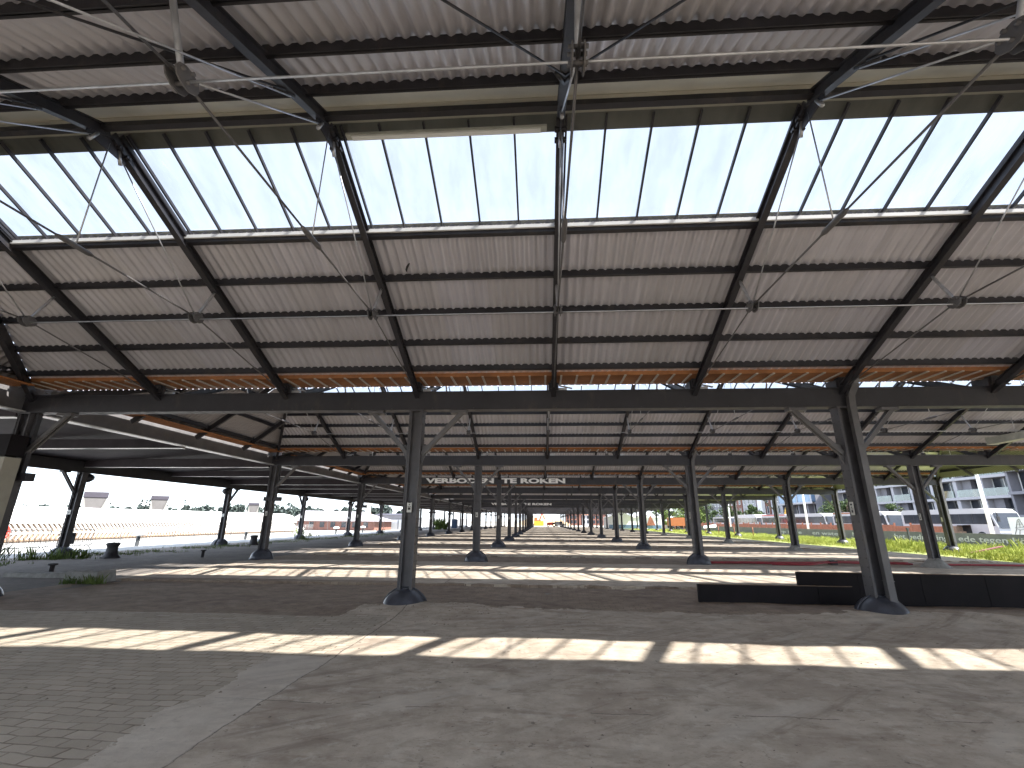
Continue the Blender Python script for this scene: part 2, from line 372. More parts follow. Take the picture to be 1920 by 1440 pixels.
def clip(poly, a, b, c):      # keep a*x + b*s >= c, points (x, s)
    out=[]
    for i,p in enumerate(poly):
        q = poly[(i+1)%len(poly)]; fp = a*p[0]+b*p[1]-c; fq = a*q[0]+b*q[1]-c
        if fp >= 0: out.append(p)
        if fp*fq < 0:
            t = fp/(fp-fq); out.append((p[0]+(q[0]-p[0])*t, p[1]+(q[1]-p[1])*t))
    return out
SK0, SK1 = 0.14, 1.60
NK0, NK1 = 0.50, 2.42
def bar_on(m, yR, sgn, x, sa, sb, w, h, dz):
    a = max(sa, (HL-x)/HK, (x-HR)/HK)
    if a > sb-0.05: return
    m.bar((x, yR+sgn*a, zs(a)+dz), (x, yR+sgn*sb, zs(sb)+dz), w, h, (0,T*sgn,1))
def skylight(b, sgn, xa, xb, sa, sb, frames=True):
    """one glazed field between two rafters: bars (part) and its glass (sub-part)"""
    yR = ridge(b); m = MB(); n = max(1, round((xb-xa)/(PX/5)))
    for k in range(n+1):
        x = xa+(xb-xa)*k/n
        off = 0.085 if k == 0 else 0
        bar_on(m, yR, sgn, x+off, sa, sb, 0.027, 0.05, 0.085)
    fr = m.build('skylight', M['steel'], hall)
    poly = clip(clip([(xa,sa),(xb,sa),(xb,sb),(xa,sb)], 1,HK,HL), -1,HK,-HR)
    if len(poly) > 2:
        g = MB(); g.poly([(x, yR+sgn*s, zs(s)+0.12) for x,s in poly]); g.build('glass', M['glass'], fr)
    return fr
for b in range(0, NROW+1):
    yR = ridge(b); fine = b <= 6; E = 4.78
    near_solid = b == 1
    slope_sheet(yR, +1, SK1-0.02, 4.90, XS[1]+0.3, XS[5]+0.55, fine).build('roof_slope', M['corr'], hall)
    slope_sheet(yR, -1, (0.40 if near_solid else NK1-0.02), 4.78, XS[1]+0.3, XS[5]+0.55, fine).build('roof_slope', M['corr'], hall)
    for side in (-1, 1): hip_sheet(yR, side, 0.02, 5.58 if side > 0 else 5.25, fine).build('hip_slope', M['corr_deep_shade' if side > 0 else 'corr_shade'], hall)
    # ridge cap (smooth flashing) and the ridge box
    m = MB(); q = 0.5 if near_solid else NK0
    m.bar(((HL+HR)/2-13.3, yR-0.02, zs(0.02)+0.17), (HR, yR-0.02, zs(0.02)+0.17), 0.05, 0.05)
    for sgn, w in ((+1, 0.37), (-1, q)):
        m.poly([(HL-w*HK, yR+sgn*w, zs(w)+0.155), (HR+w*HK, yR+sgn*w, zs(w)+0.155), (HR, yR, zs(0)+0.165), (HL, yR, zs(0)+0.165)])
    m.build('ridge_cap', M['cap'], hall)
    m = MB(); m.box(HL, HR, yR-0.17, yR-0.08, 6.69, 6.765); m.build('ridge_beam', M['steel'], hall)
    if b == 1 or b == 2:
        xs = [HL-1.6*HK]+[raf(i) for i in range(-2, 9)]+[HR+1.6*HK]
        for xa, xb in zip(xs[:-1], xs[1:]):
            if xb-xa > 0.05: skylight(b, +1, xa, xb, SK0, SK1)
    else: skylight(b, +1, HL-1.6*HK, HR+1.6*HK, SK0, SK1)
    if not near_solid: skylight(b, -1, HL-2.4*HK, HR+2.4*HK, NK0, NK1)
    if b == 0 or b > 5: continue
    # purlins: angle sections across the rafters
    lv = [(+1, s) for s in (2.43, 3.16, 3.89, 4.60)] + [(-1, s) for s in ((0.62,1.36,2.09,2.82,3.55,4.28) if near_solid else (2.43,3.05,3.62))]
    for sgn, s in lv:
        m = MB(); xa, xb = HL-s*HK, HR+s*HK; z = zs(s)
        m.box(xa, xb, yR+sgn*s-0.012, yR+sgn*s+0.012, z-0.012, z+0.128)
        m.box(xa, xb, yR+sgn*s-0.012-(0.038 if sgn > 0 else -0.012), yR+sgn*s+(0.038 if sgn < 0 else -0.012), z-0.012, z-0.002)
        m.build('purlin', M['steel'], hall)
    m = MB(); s = SK1; 
    if b == 1: m.add([(HL-s*HK,yR+s-0.03,zs(s-0.03)+0.165),(HR+s*HK,yR+s-0.03,zs(s-0.03)+0.165),(HR+s*HK,yR+s+0.12,zs(s+0.12)+0.165),(HL-s*HK,yR+s+0.12,zs(s+0.12)+0.165)],[(0,1,2,3)])
    else:
        s = NK1; m.add([(HL-s*HK,yR-s+0.10,zs(s-0.10)+0.165),(HR+s*HK,yR-s+0.10,zs(s-0.10)+0.165),(HR+s*HK,yR-s-0.12,zs(s+0.12)+0.165),(HL-s*HK,yR-s-0.12,zs(s+0.12)+0.165)],[(0,1,2,3)])
    m.build('sun_edge_blocker', M['cap'], hall)  # strip added to keep sun off the sheet waves, so the sunlit band ends straight
    # trimmer under the skylight with its pale sill
    m = MB(); s = SK1; m.box(HL-s*HK, HR+s*HK, yR+s-0.05, yR+s+0.05, zs(s)-0.06, zs(s)+0.05); m.build('sill_purlin', M['steel'], hall)
    m = MB(); m.box(HL-s*HK, HR+s*HK, yR+s-0.085, yR+s-0.052, zs(s)+0.0, zs(s)+0.06); m.build('sill_flashing', M['white'], hall)
    for side, ax in ((-1, HL), (1, HR)):
        for s in (2.0, 3.3, 4.6):
            m = MB(); x = ax+side*s*HK; m.box(x-0.03, x+0.03, yR-s, yR+s, zs(s)-0.04, zs(s)+0.08); m.build('purlin', M['steel'], hall)
        for sgn in (-1, 1):
            m = MB(); m.bar((ax, yR, ZR-0.06), (ax+side*5.3*HK, yR+sgn*5.3, zs(5.3)-0.06), 0.10, 0.2); m.build('hip_rafter', M['steel'], hall)
        for k in (-1, 0, 1):
            u = k*2.67; m = MB(); a = max(0.05, abs(u)); m.bar((ax+side*a*HK, yR+u, zs(a)-0.09), (ax+side*5.2*HK, yR+u, zs(5.2)-0.09), 0.09, 0.16); m.build('jack_rafter', M['steel'], hall)
# ---- trusses (one built, then copied)
def make_truss():
    t = empty('truss', (0,0,0), 0, hall)
    for sgn in (1, -1):
        m = MB()
        p = lambda s, dz: (0, sgn*s, zs(s)+dz)
        m.bar(p(0.02,-0.075), p(5.30,-0.075), 0.018, 0.15, (0,T*sgn,1))           # web
        m.bar(p(0.02,-0.155), p(5.30,-0.155), 0.10, 0.016, (0,T*sgn,1))           # lower flange
        m.bar(p(0.10,0.0), p(5.30,0.0), 0.10, 0.016, (0,T*sgn,1))
        m.build('rafter', M['steel'], t)
        nd = (0, sgn*2.14, 4.97)                                                  # tension node
        a = p(2.43, -0.16)
        m = MB(); m.tube([a, Vector(a).lerp(Vector(nd),0.12), Vector(a).lerp(Vector(nd),0.85), nd], [0.017,0.026,0.026,0.019], 8); m.build('strut', M['galv'], t)
        m = MB()
        for dx in (-0.045, 0.045):
            m.prism([(dx-0.006, nd[1]+0.125*math.cos(q), nd[2]+0.095*math.sin(q)-0.01) for q in [k*math.pi/5 for k in range(10)]], (0.012,0,0))
        for dy, dz in ((0.07,0.02),(-0.07,0.02),(0,-0.05),(0.02,0.06)):
            m.tube([(-0.075, nd[1]+dy, nd[2]+dz), (0.075, nd[1]+dy, nd[2]+dz)], 0.018, 6)
        m.build('node_plate', M['steel_light'], t)
        m = MB(); m.tube([nd, p(0.18,-0.2)], 0.010, 6); m.tube([p(0.16,-0.16), p(0.24,-0.30)], 0.026, 6); m.build('upper_rod', M['galv'], t)
        m = MB(); m.tube([nd, p(5.05,-0.12)], 0.012, 6); m.build('lower_rod', M['steel_light'], t)
        m = MB(); m.box(-0.11,0.11, sgn*5.34-(0.16 if sgn>0 else -0.0)-0.02, sgn*5.34+(0.16 if sgn<0 else 0)+0.02, ZT-0.01, ZT+0.16)
        m.box(-0.07,0.07, sgn*5.18-0.08, sgn*5.18+0.08, ZT+0.02, ZT+0.2); m.build('rafter_shoe', M['steel'], t)
    m = MB(); m.tube([(0,2.14,4.97),(0,0.25,4.97)], 0.013, 6); m.tube([(0,-0.25,4.97),(0,-2.14,4.97)], 0.013, 6)
    m.tube([(0,0.25,4.97),(0,0.18,4.97),(0,-0.18,4.97),(0,-0.25,4.97)], [0.014,0.034,0.034,0.014], 8); m.build('tie_rod', M['steel_light'], t)
    m = MB(); m.tube([(0,0,4.98),(0,0.02,6.6)], 0.009, 6); m.build('hanger_rod', M['galv'], t)
    m = MB()
    for k in range(4):
        a = 0.10+0.04*(k%2); m.box(-0.075,0.075, a+0.13*(k//2), a+0.13*(k//2)+0.03, 6.60-0.05*(k//2), 6.64-0.05*(k//2))
    m.prism([(-0.008,-0.3,6.55),(-0.008,0.0,6.72),(-0.008,0.3,6.55),(-0.008,0.3,6.48),(-0.008,-0.3,6.48)], (0.016,0,0)); m.build('ridge_plate', M['steel'], t)
    return t
truss0 = make_truss(); first = True
for b in range(1, 5):
    for i in range(-2, 9):
        t = truss0 if first else copy_tree(truss0, hall); first = False
        t.location = (raf(i), ridge(b), 0)
    for sgn in (1, -1):                                   # rods running from truss to truss
        m = MB(); y = ridge(b)+sgn*2.14; m.tube([(HL, y, 4.93), (HR, y, 4.93)], 0.011, 6); m.build('longitudinal_rod', M['galv'], hall)
# wind braces under the nearest roof
y1 = ridge(1)
for i, j in ((1,0),(1,2),(0,-1),(2,3),(-1,-2),(3,4)):
    m = MB(); m.tube([(raf(i), y1-0.95, zs(0.95)-0.17), (raf(j), y1-4.3, zs(4.3)-0.17)], 0.013, 6)
    m.tube([(raf(i), y1-0.80, zs(0.8)-0.16), (raf(i)+(j-i)*0.10, y1-1.0, zs(1.0)-0.17)], 0.028, 6); m.build('wind_brace', M['steel'], hall)
for i in (-1, 0, 2):
    m = MB(); m.tube([(raf(i), y1-0.85, zs(0.85)-0.2), (raf(i)+0.15, y1-3.3, 4.2)], 0.008, 6); m.build('hanger_rod', M['galv'], hall)
# far roofs: the rafters nobody can tell apart any more
m = MB()
for b in range(5, NROW+1):
    for i in range(-2, 9):
        for sgn in (1,-1): bar_on(m, ridge(b), sgn, raf(i), 0.0, 5.3, 0.10, 0.16, -0.08)
o = m.build('far_rafters', M['steel'], hall); o['kind'] = 'stuff'
# ---- main beams with their timber gutters
def ibeam_x(m, x0, x1, y, z0, z1, w=0.26):
    m.box(x0, x1, y-0.012, y+0.012, z0+0.02, z1-0.02); m.box(x0, x1, y-w/2, y+w/2, z1-0.02, z1); m.box(x0, x1, y-w/2, y+w/2, z0, z0+0.02)
def boxbeam_x(m, x0, x1, y, z0, z1, w):
    m.box(x0, x1, y-w/2+0.02, y+w/2-0.02, z0+0.022, z1-0.022); m.box(x0, x1, y-w/2, y+w/2, z1-0.022, z1); m.box(x0, x1, y-w/2, y+w/2, z0, z0+0.022)
beams = {}
for n in range(0, NROW+1):
    y = row(n); m = MB(); boxbeam_x(m, XS[1]-0.2, XS[5]+0.25, y, ZB, ZT, 0.26)
    if n <= 3:
        for k in range(40):
            x = XS[1]+0.5+k*0.93; m.box(x-0.012, x+0.012, y-0.14, y+0.14, ZB+0.03, ZB+0.04)
    beams[n] = m.build('beam', M['steel'], hall)
    if n == 0 or n > 8: continue
    m = MB(); x0, x1 = XS[1]-0.1, XS[5]+0.4
    m.box(x0, x1, y-0.50, y+0.12, 4.70, 4.73)
    m.add([(x0,y+0.12,4.70),(x1,y+0.12,4.70),(x1,y+0.57,4.80),(x0,y+0.57,4.80)], [(0,1,2,3)])
    m.box(x0, x1, y-0.53, y-0.50, 4.69, 4.775)
    if n <= 4:
        for k in range(int((x1-x0)/0.93)):                       # knots, board joints
            m.box(x0+k*0.93+0.2, x0+k*0.93+0.206, y-0.502, y+0.10, 4.694, 4.70)
    g = m.build('gutter', M['orange'], hall)
    m = MB(); k = 0; x = x0+0.1
    while x < x1 and n <= 5:
        m.box(x-0.02, x+0.02, y-0.56, y+0.10, 4.668, 4.692); x += 0.343
    if n <= 5: m.build('gutter_strap', M['strap'], g)
    if n <= 3:
        for i in range(-2, 9):                                   # bright bolts and brackets at the rafter feet
            m = MB(); x = raf(i); m.box(x+0.11, x+0.30, y-0.11, y-0.04, ZT+0.0, ZT+0.06); m.bar((x+0.12,y-0.08,ZT+0.12),(x+0.42,y-0.08,ZT+0.05),0.06,0.018); m.build('rafter_bracket', M['galv'], hall)
# lettering on two of the beams
for n in (3, 7):
    t = text_mesh('lettering', 'VERBODEN  TE ROKEN', M['sign_white'], 0.42, 1.0, 0.02, 0.004, beams[n])
    w = max(v.co.x for v in t.data.vertices); t.data.transform(Matrix.Diagonal((9.33/w,1,1,1)))
    t.rotation_euler = (R(90),0,0); t.location = (-7.7, row(n)-0.138, ZB+0.065)
# ---- columns
def h_section(m, z0, z1, w=0.30, d=0.28):
    for sx in (-1, 1):
        m.box(sx*w/2-(0.02 if sx>0 else 0), sx*w/2+(0.02 if sx<0 else 0), -d/2, d/2, z0, z1)
        m.box(min(sx*(w/2-0.02), sx*(w/2-0.06)), max(sx*(w/2-0.02), sx*(w/2-0.06)), -d/2+0.02, -d/2+0.032, z0, z1)
        m.box(min(sx*(w/2-0.02), sx*(w/2-0.06)), max(sx*(w/2-0.02), sx*(w/2-0.06)), d/2-0.032, d/2-0.02, z0, z1)
    m.box(-w/2+0.02, w/2-0.02, -0.01, 0.01, z0, z1)
def shaft_mesh(z1, rivets):
    m = MB(); h_section(m, 0.05, z1)
    m.box(-0.165,0.165,-0.15,0.15, z1-0.03, z1)
    if rivets:
        for sx in (-1, 1):
            z = 0.5
            while z < z1-0.1:
                for sy in (-0.09, 0.09):
                    c = (sx*0.151, sy, z); r = 0.022
                    m.add([(c[0]+sx*0.022,c[1],c[2])]+[(c[0],c[1]+r*math.cos(k*math.pi/3),c[2]+r*math.sin(k*math.pi/3)) for k in range(6)], [(0,1+k,1+(k+1)%6) for k in range(6)], True)
                z += 0.17
        for sy in (-1,1):
            z = 0.6
            while z < z1-0.2:
                m.box(-0.13,-0.105, sy*0.128-0.006, sy*0.128+0.006, z, z+0.02); m.box(0.105,0.13, sy*0.128-0.006, sy*0.128+0.006, z, z+0.02); z += 0.17
    return m
def dome_mesh(r=0.47, h=0.44, split=0.0):
    m = MB(); prof = [(r*math.cos(a), h*math.sin(a)) for a in [k*math.pi/2/9 for k in range(9)]]+[(0.12, h)]
    prof = [(r+0.02, -0.05), (r+0.02, 0.02)] + prof
    if not split: m.lathe(prof, n=32)
    else:
        for s, a0 in ((1, -math.pi/2), (-1, math.pi/2)):
            k = len(m.v); m.lathe(prof, n=16, a0=a0, a1=a0+math.pi)
            m.v[k:] = [(x+s*split, y, z) for x,y,z in m.v[k:]]
            m.add([(s*split, q[0]*t, q[1]) for t in (-1,) for q in prof]+[(s*split, q[0], q[1]) for q in prof[::-1]], [tuple(range(2*len(prof)))])
    return m
def seam_ring(m, r=0.47, h=0.44):
    pts = [(0.485*math.cos(a)*r/0.47, 0, (h+0.012)*math.sin(a)) for a in [k*math.pi/12 for k in range(13)]]
    m.tube(pts, 0.018, 5)
def brace_mesh(sgn, axis='x', rise=1.0, run=1.05, z1=ZB):
    m = MB(); a = Vector((sgn*0.15, 0, z1-rise)); b = Vector((sgn*run, 0, z1-0.01)); off = Vector((0,0.045,0))
    for s in (-1,1): m.bar(a+off*s, b+off*s, 0.05, 0.085)
    m.prism([(sgn*0.15,-0.012,z1-rise-0.22),(sgn*0.15,-0.012,z1-rise+0.2),(sgn*0.34,-0.012,z1-rise+0.24)], (0,0.024,0))
    m.box(min(sgn*(run-0.28),sgn*(run+0.08)), max(sgn*(run-0.28),sgn*(run+0.08)), -0.10, 0.10, z1-0.07, z1-0.003)
    if axis == 'y': m.v = [(-y, x, z) for x,y,z in m.v]
    return m
MESH = {}
def shared(key, maker, name, mat, parent, loc=(0,0,0)):
    if key not in MESH:
        o = maker().build(name, mat, parent, loc); MESH[key] = o.data; return o
    o = bpy.data.objects.new(name, MESH[key]); COL.objects.link(o); o.parent = parent; o.location = loc; return o
def downpipe_mesh():
    m = MB(); x, y = 0.10, -0.20
    pts = [(x+0.12,-0.30,4.74),(x+0.16,-0.22,4.55),(x+0.02,y,4.28),(x,y,4.05),(x,y,0.18)]
    for a, b in zip(pts[:-1], pts[1:]): m.bar(a, b, 0.13, 0.11, (0,-1,0.01))
    for z in (3.2, 1.9, 0.6): m.box(x-0.075, x+0.075, y-0.065, y+0.07, z, z+0.018)
    return m
def lamp_bracket_mesh():
    m = MB(); m.box(0.20, 0.27, -0.05, 0.05, 2.62, 4.3); m.box(-0.28, 0.48, -0.10, 0.10, 2.46, 2.64); return m
def plate(parent, face, z, w=0.11, h=0.26):
    m = MB(); g = MB()
    if face == '-x':
        m.box(-0.178,-0.166,-w/2,w/2,z,z+h)
        for a, hh, ww in ((0.05,0.05,0.05),(0.115,0.012,0.07),(0.145,0.02,0.03),(0.19,0.035,0.05)): g.box(-0.182,-0.178,-ww/2,ww/2,z+a,z+a+hh)
    else:
        m.box(-w/2,w/2,-0.172,-0.160,z,z+h)
        for a, hh, ww in ((0.05,0.05,0.05),(0.115,0.012,0.07),(0.145,0.02,0.03),(0.19,0.035,0.05)): g.box(-ww/2,ww/2,-0.176,-0.172,z+a,z+a+hh)
    p = m.build('number_plate', M['plate'], parent)
    if parent.location.y < 30:       # its tiny worn figures
        o = g.build('lettering', M['ink'], parent)
for n in range(0, NROW+1):
    for c, x in enumerate(XS):
        y = row(n); outer = c == 0
        if n > 6:
            def far(c=c):
                m = shaft_mesh(ZB if c else 3.72, False); d = dome_mesh(); m.add(d.v, d.f, True)
                if c:
                    for s in (-1,1): q = brace_mesh(s); m.add(q.v, q.f)
                return m
            shared('far'+str(bool(c)), far, 'column', M['steel'], hall, (x,y,0)); continue
        col = empty('column', (x,y,0), 0, hall); z1 = 3.72 if outer else ZB
        shared('shaft%s%d' % (outer, n <= 3), lambda: shaft_mesh(z1, n <= 3), 'shaft', M['rivet_plate'], col)
        if c == 4 and n >= 1: 
            def cone():
                m = MB(); m.lathe([(0.55,-0.03),(0.46,0.06),(0.33,0.2),(0.21,0.33),(0.12,0.36)], n=20)
                m.v = [(q[0]*(1+0.09*math.sin(q[1]*9)), q[1]*(1+0.08*math.cos(q[0]*8)), q[2]) for q in m.v]; return m
            shared('cone', cone, 'dome_base', M['mortar'], col)
        else:
            z = -0.10 if n == 1 else 0.0
            if outer: shared('domeS', lambda: dome_mesh(split=0.05), 'dome_base', M['dome'], col, (0,0,z))
            else:
                def dm():
                    m = dome_mesh(); seam_ring(m); return m
                shared('dome', dm, 'dome_base', M['dome'], col, (0,0,z))
        if outer:
            s = -1 if n % 2 == 0 else 1
            shared('brY%d' % s, lambda: brace_mesh(s, 'y', 0.95, 0.95, 3.72), 'brace', M['steel'], col)
            def bulb():
                m = MB(); m.tube([(0,-s*0.15,3.5),(0,-s*0.32,3.5),(0,-s*0.52,3.52)], [0.16,0.22,0.14], 12); m.box(-0.05,0.05,-0.2,0.2,3.62,3.72); return m
            shared('bulb%d' % s, bulb, 'bracket', M['steel'], col)
        else:
            for s in (-1, 1):
                if (c == 1 and s < 0) or (c == 5 and s > 0): continue
                shared('brX%d' % s, lambda: brace_mesh(s), 'brace', M['steel_light'] if n <= 1 else M['steel'], col)
        if c in (3, 5) or (c == 4 and n >= 3 and n % 2): shared('pipe', downpipe_mesh, 'downpipe', M['steel_light'], col)
        if c == 1: shared('lampb', lamp_bracket_mesh, 'lamp_bracket', M['steel'], col)
        if n >= 1:
            if c >= 3: plate(col, '-x', 1.82)
            else: plate(col, '-y', 1.82, 0.10 if c else 0.16, 0.2)
# ---- the flat canopy along the quay
yA, yB = row(0)-S/2, row(NROW)+1.0
m = MB(); x = XS[1]-0.15; m.box(x-0.012,x+0.012,yA,yB,4.10,4.80); m.box(x-0.13,x+0.13,yA,yB,4.80,4.82); m.build('canopy_girder', M['steel_light'], hall)
m = MB(); m.box(x-0.14,x+0.14,yA,yB,4.07,4.098); m.build('girder_flange', M['flange'], hall)
m = MB(); x = XS[0]; m.box(x-0.10,x+0.06,yA,yB,3.72,4.22); m.box(x-0.5,x-0.1,yA,yB,4.0,4.24); m.build('canopy_fascia', M['steel'], hall)
m = MB(); m.add([(XS[0]-0.5,yA,4.25),(XS[1]-0.16,yA,4.62),(XS[1]-0.16,yB,4.62),(XS[0]-0.5,yB,4.25),(XS[0]-0.5,yA,4.33),(XS[1]-0.16,yA,4.70),(XS[1]-0.16,yB,4.70),(XS[0]-0.5,yB,4.33)],
    [(0,3,2,1),(4,5,6,7),(0,1,5,4),(1,2,6,5),(2,3,7,6),(3,0,4,7)]); m.build('canopy_deck', M['deck'], hall)
k = 0; y = row(1)-S/2
while y < row(10):
    z = 3.98 if k % 2 else 4.05
    m = MB(); m.box(XS[0]+0.07, XS[1]-0.3, y-0.07, y+0.07, z, 4.36); b = m.build('canopy_joist', M['deck'], hall)
    m = MB(); m.box(XS[0]+0.07, XS[1]-0.3, y-0.085, y+0.085, z-0.022, z-0.002); m.build('joist_flange', M['flange'], b)
    y += S/2; k += 1
# orange gutter along the hip eaves on the canopy side, fascia on the street side
for n in range(1, 6):
    m = MB(); m.box(XS[1]-0.05, XS[1]+0.55, row(n-1)+0.5, row(n)-0.55, 4.58, 4.61); m.build('gutter', M['orange'], hall)
# ------------------------------------------------------------------ things in and under the hall
m = MB(); m.box(-2.58, 0.13, 4.84, 4.94, 6.625, 6.66); lb = empty('batten_light'); tag(lb, 'long slim grey batten lamp fixed under the ridge at the top of the skylight', 'lamp')
m.build('housing', M['lamp'], lb)
m = MB(); m.box(-2.5, 0.05, 4.855, 4.925, 6.603, 6.624); m.build('diffuser', M['led'], lb)
m = MB(); m.tube([(-2.60,4.89,6.64),(-2.66,4.89,6.60),(-2.70,4.89,6.70)], 0.008, 6); m.build('cable', M['ink'], lb)
hl = empty('trough_lamp'); tag(hl, 'weathered grey-green trough lamp hung under the second roof near the street side', 'lamp')
m = MB(); m.box(17.45,17.80,12.5,19.0,4.66,4.92); m.box(17.43,17.82,12.45,12.55,4.64,4.94); m.box(17.43,17.82,18.95,19.03,4.64,4.94); m.build('housing', M['lamp'], hl)
m = MB()
for y in (14, 16, 18): m.tube([(17.62,y,4.92),(17.62,y,5.55)], 0.01, 6)
m.build('hanger', M['galv'], hl)
m = MB(); pts = [(-2.24,6.86,5.80),(-2.25,6.90,5.79),(-2.265,6.93,5.755),(-2.27,6.94,5.72),(-2.268,6.945,5.69)]
m.tube([(-2.21,6.88,5.895)]+[(-2.225,6.885,5.88),(-2.25,6.89,5.83),(-2.262,6.895,5.78),(-2.26,6.90,5.745)], [0.006,0.016,0.02,0.018,0.008], 8)
tag(m.build('strap_end', M['ink']), 'small curved black strap end hanging below the corrugated sheet under the skylight', 'strap')
# black barrier panels
def panel(name, x0, x1, y0, y1, h, label):
    e = empty(name, (x0,y0,0)); tag(e, label, 'panel', 'black barrier panels')
    a = math.atan2(y1-y0, x1-x0); L = math.hypot(x1-x0, y1-y0); e.rotation_euler = (0,0,a)
    m = MB(); m.box(0, L, 0, 0.05, -0.06, h); m.box(-0.02, 0.03, -0.03, 0.05, -0.06, h+0.004); m.build('board', M['black'], e)
    k = 1.25
    while k < L-0.1:
        m = MB(); m.box(k-0.02, k+0.02, -0.006, 0.0, -0.05, h-0.01); m.build('joint_strip', M['black'], e); k += 1.25
    m = MB(); m.box(0.03, L, 0.004, 0.046, h+0.001, h+0.012); m.build('top_edge', M['edge'], e)
panel('barrier_panel', 3.42, 6.6, 11.16, 11.05, 0.36, 'low black board standing on edge on the floor left of the taller one')
panel('barrier_panel', 5.60, 13.8, 11.24, 10.86, 0.625, 'tall long black board standing on edge behind the riveted column')
# hoses
def hose(pts, r, label):
    P = [Vector(p) for p in pts]; out = []
    for i in range(len(P)-1):
        a, b = P[max(i-1,0)], P[min(i+2,len(P)-1)]
        for k in range(6):
            t = k/6; p0,p1,p2,p3 = a,P[i],P[i+1],b
            out.append(0.5*((2*p1)+(p2-p0)*t+(2*p0-5*p1+4*p2-p3)*t*t+(3*p1-p0-3*p2+p3)*t**3))
    out.append(P[-1]); m = MB(); m.tube(out, r*0.7, 8); tag(m.build('hose', M['hose']), label, 'hose', 'red hoses on the floor')
hose([(7.0,21.35,0.06),(8.5,21.6,0.05),(10.3,21.5,0.06),(12.2,21.9,0.06),(14,22.3,0.06),(15.6,22.0,0.06)], 0.055, 'dark red hose lying furthest back of the bundle between two columns')
hose([(7.1,21.1,0.05),(8.8,21.25,0.05),(10.6,21.1,0.05),(12.3,21.55,0.12),(14.2,21.8,0.06),(15.5,21.6,0.05)], 0.05, 'dark red hose in the middle of the bundle, raised over a clamp')
hose([(9.4,20.75,0.05),(10.8,20.7,0.05),(12.0,21.3,0.10),(13.8,21.5,0.06)], 0.045, 'short red hose end curling away from the bundle in front')
hose([(16.2,21.4,0.06),(18,21.5,0.06),(20,21.35,0.07),(22.5,21.6,0.06)], 0.06, 'red hose running on from the mortar-footed column to the grass')
m = MB(); m.box(12.1,12.35,21.35,21.65,0.0,0.16); m.bar((12.0,21.3,0.17),(12.4,21.7,0.17),0.05,0.03); tag(m.build('hose_clamp', M['iron']), 'small dark clamp holding the red hoses together', 'clamp')
# concrete block with weeds, kerb, stubs and bollards on the quay side
def rough_block(name, x0,x1,y0,y1,h,mat,label,cat):
    m = MB(); n=6; random.seed(3)
    prof = []
    for k in range(n+1):
        x = x0+(x1-x0)*k/n; j = random.uniform(-0.04,0.04)
        prof.append([(x,y0+j,-0.02),(x+j,y0+j+0.02,h*random.uniform(0.75,0.95)),(x,y0+0.09,h+j*0.4),(x,y1-0.08,h*random.uniform(0.9,1)),(x,y1,-0.02)])
    vs=[p for r_ in prof for p in r_]; fs=[(k*5+i,k*5+5+i,k*5+6+i,k*5+1+i) for k in range(n) for i in range(4)]
    m.add(vs, fs+[(0,1,2,3,4),tuple(n*5+i for i in (4,3,2,1,0))]); return tag(m.build(name, mat), label, cat)
rough_block('concrete_block', -12.72,-11.82,12.5,13.15,0.30,M['mortar'],'broken concrete block with weeds growing at its foot','block')
rough_block('kerb_stone', -15.6,-12.95,13.5,13.95,0.13,M['mortar'],'low flat concrete kerb stone lying beside the broken block','kerb stone')
def stub(x,y,label):
    m = MB(); m.lathe([(0.06,0),(0.06,0.26),(0.12,0.27),(0.12,0.32),(0.0,0.33)], (x,y,0), 12); tag(m.build('iron_stub', M['iron']), label, 'stub', 'iron stubs on the quay')
stub(-14.96,14.25,'short rusty iron stub rising behind the flat kerb stone'); stub(-15.3,21.3,'small iron stub in the setts near the second hall column')
def bollard(x,y,label):
    m = MB(); m.lathe([(0.36,0),(0.36,0.05),(0.27,0.12),(0.21,0.3),(0.20,0.45),(0.25,0.55),(0.26,0.60),(0.18,0.64),(0.0,0.65)], (x,y,0), 20); tag(m.build('mooring_bollard', M['iron']), label, 'bollard', 'black mooring bollards')
bollard(-18.85,20.4,'black flared mooring bollard in the grass between two outer columns, nearest the camera')
bollard(-19.5,31.9,'black flared mooring bollard further off beside the third outer column')
# cabinet on the near left column
cb = empty('switch_cabinet', (XS[1]+0.02, ROW1-0.42, 0)); tag(cb, 'beige metal switch cabinet mounted on the column at the picture edge', 'cabinet')
m = MB(); m.box(-0.42,0.36,-0.14,0.2,1.35,2.95); m.build('housing', M['beige'], cb)
m = MB(); m.box(-0.34,0.20,-0.155,-0.142,1.5,2.75); m.build('door', M['lamp'], cb)
m = MB(); m.box(-0.42,0.40,-0.18,0.2,2.99,3.45); m.build('junction_box', M['black'], cb)
# ------------------------------------------------------------------ the quay on the river side
M['tent'] = plain('white_canvas', (0.80,0.80,0.78), 0.6, 0, 0.04, 0.5)
M['tan'] = plain('tan_boards', (0.22,0.15,0.10), 0.8, 0, 0.25, 2.0)
M['conc'] = plain('pale_concrete', (0.10,0.095,0.095), 0.85, 0, 0.15, 0.6, 0.1)
M['fin'] = plain('pale_fin', (0.19,0.185,0.175), 0.8, 0, 0.1, 1)
M['capgrey'] = plain('purple_grey_cap', (0.032,0.028,0.04), 0.6, 0, 0.15, 1)
M['brick'] = plain('red_brick', (0.22,0.10,0.075), 0.85, 0, 0.25, 2.2, 0.1)
M['rooftile'] = plain('brown_tile', (0.22,0.10,0.06), 0.8, 0, 0.2, 2)
M['zincroof'] = plain('pale_roof', (0.24,0.225,0.24), 0.5, 0, 0.08, 0.8)
M['hoard'] = plain('white_hoarding', (0.40,0.42,0.45), 0.6, 0, 0.08, 0.7)
M['red'] = plain('red_paint', (0.55,0.05,0.035), 0.45, 0, 0.12, 2)
M['orangep'] = plain('orange_paint', (0.34,0.11,0.035), 0.45, 0, 0.12, 2)
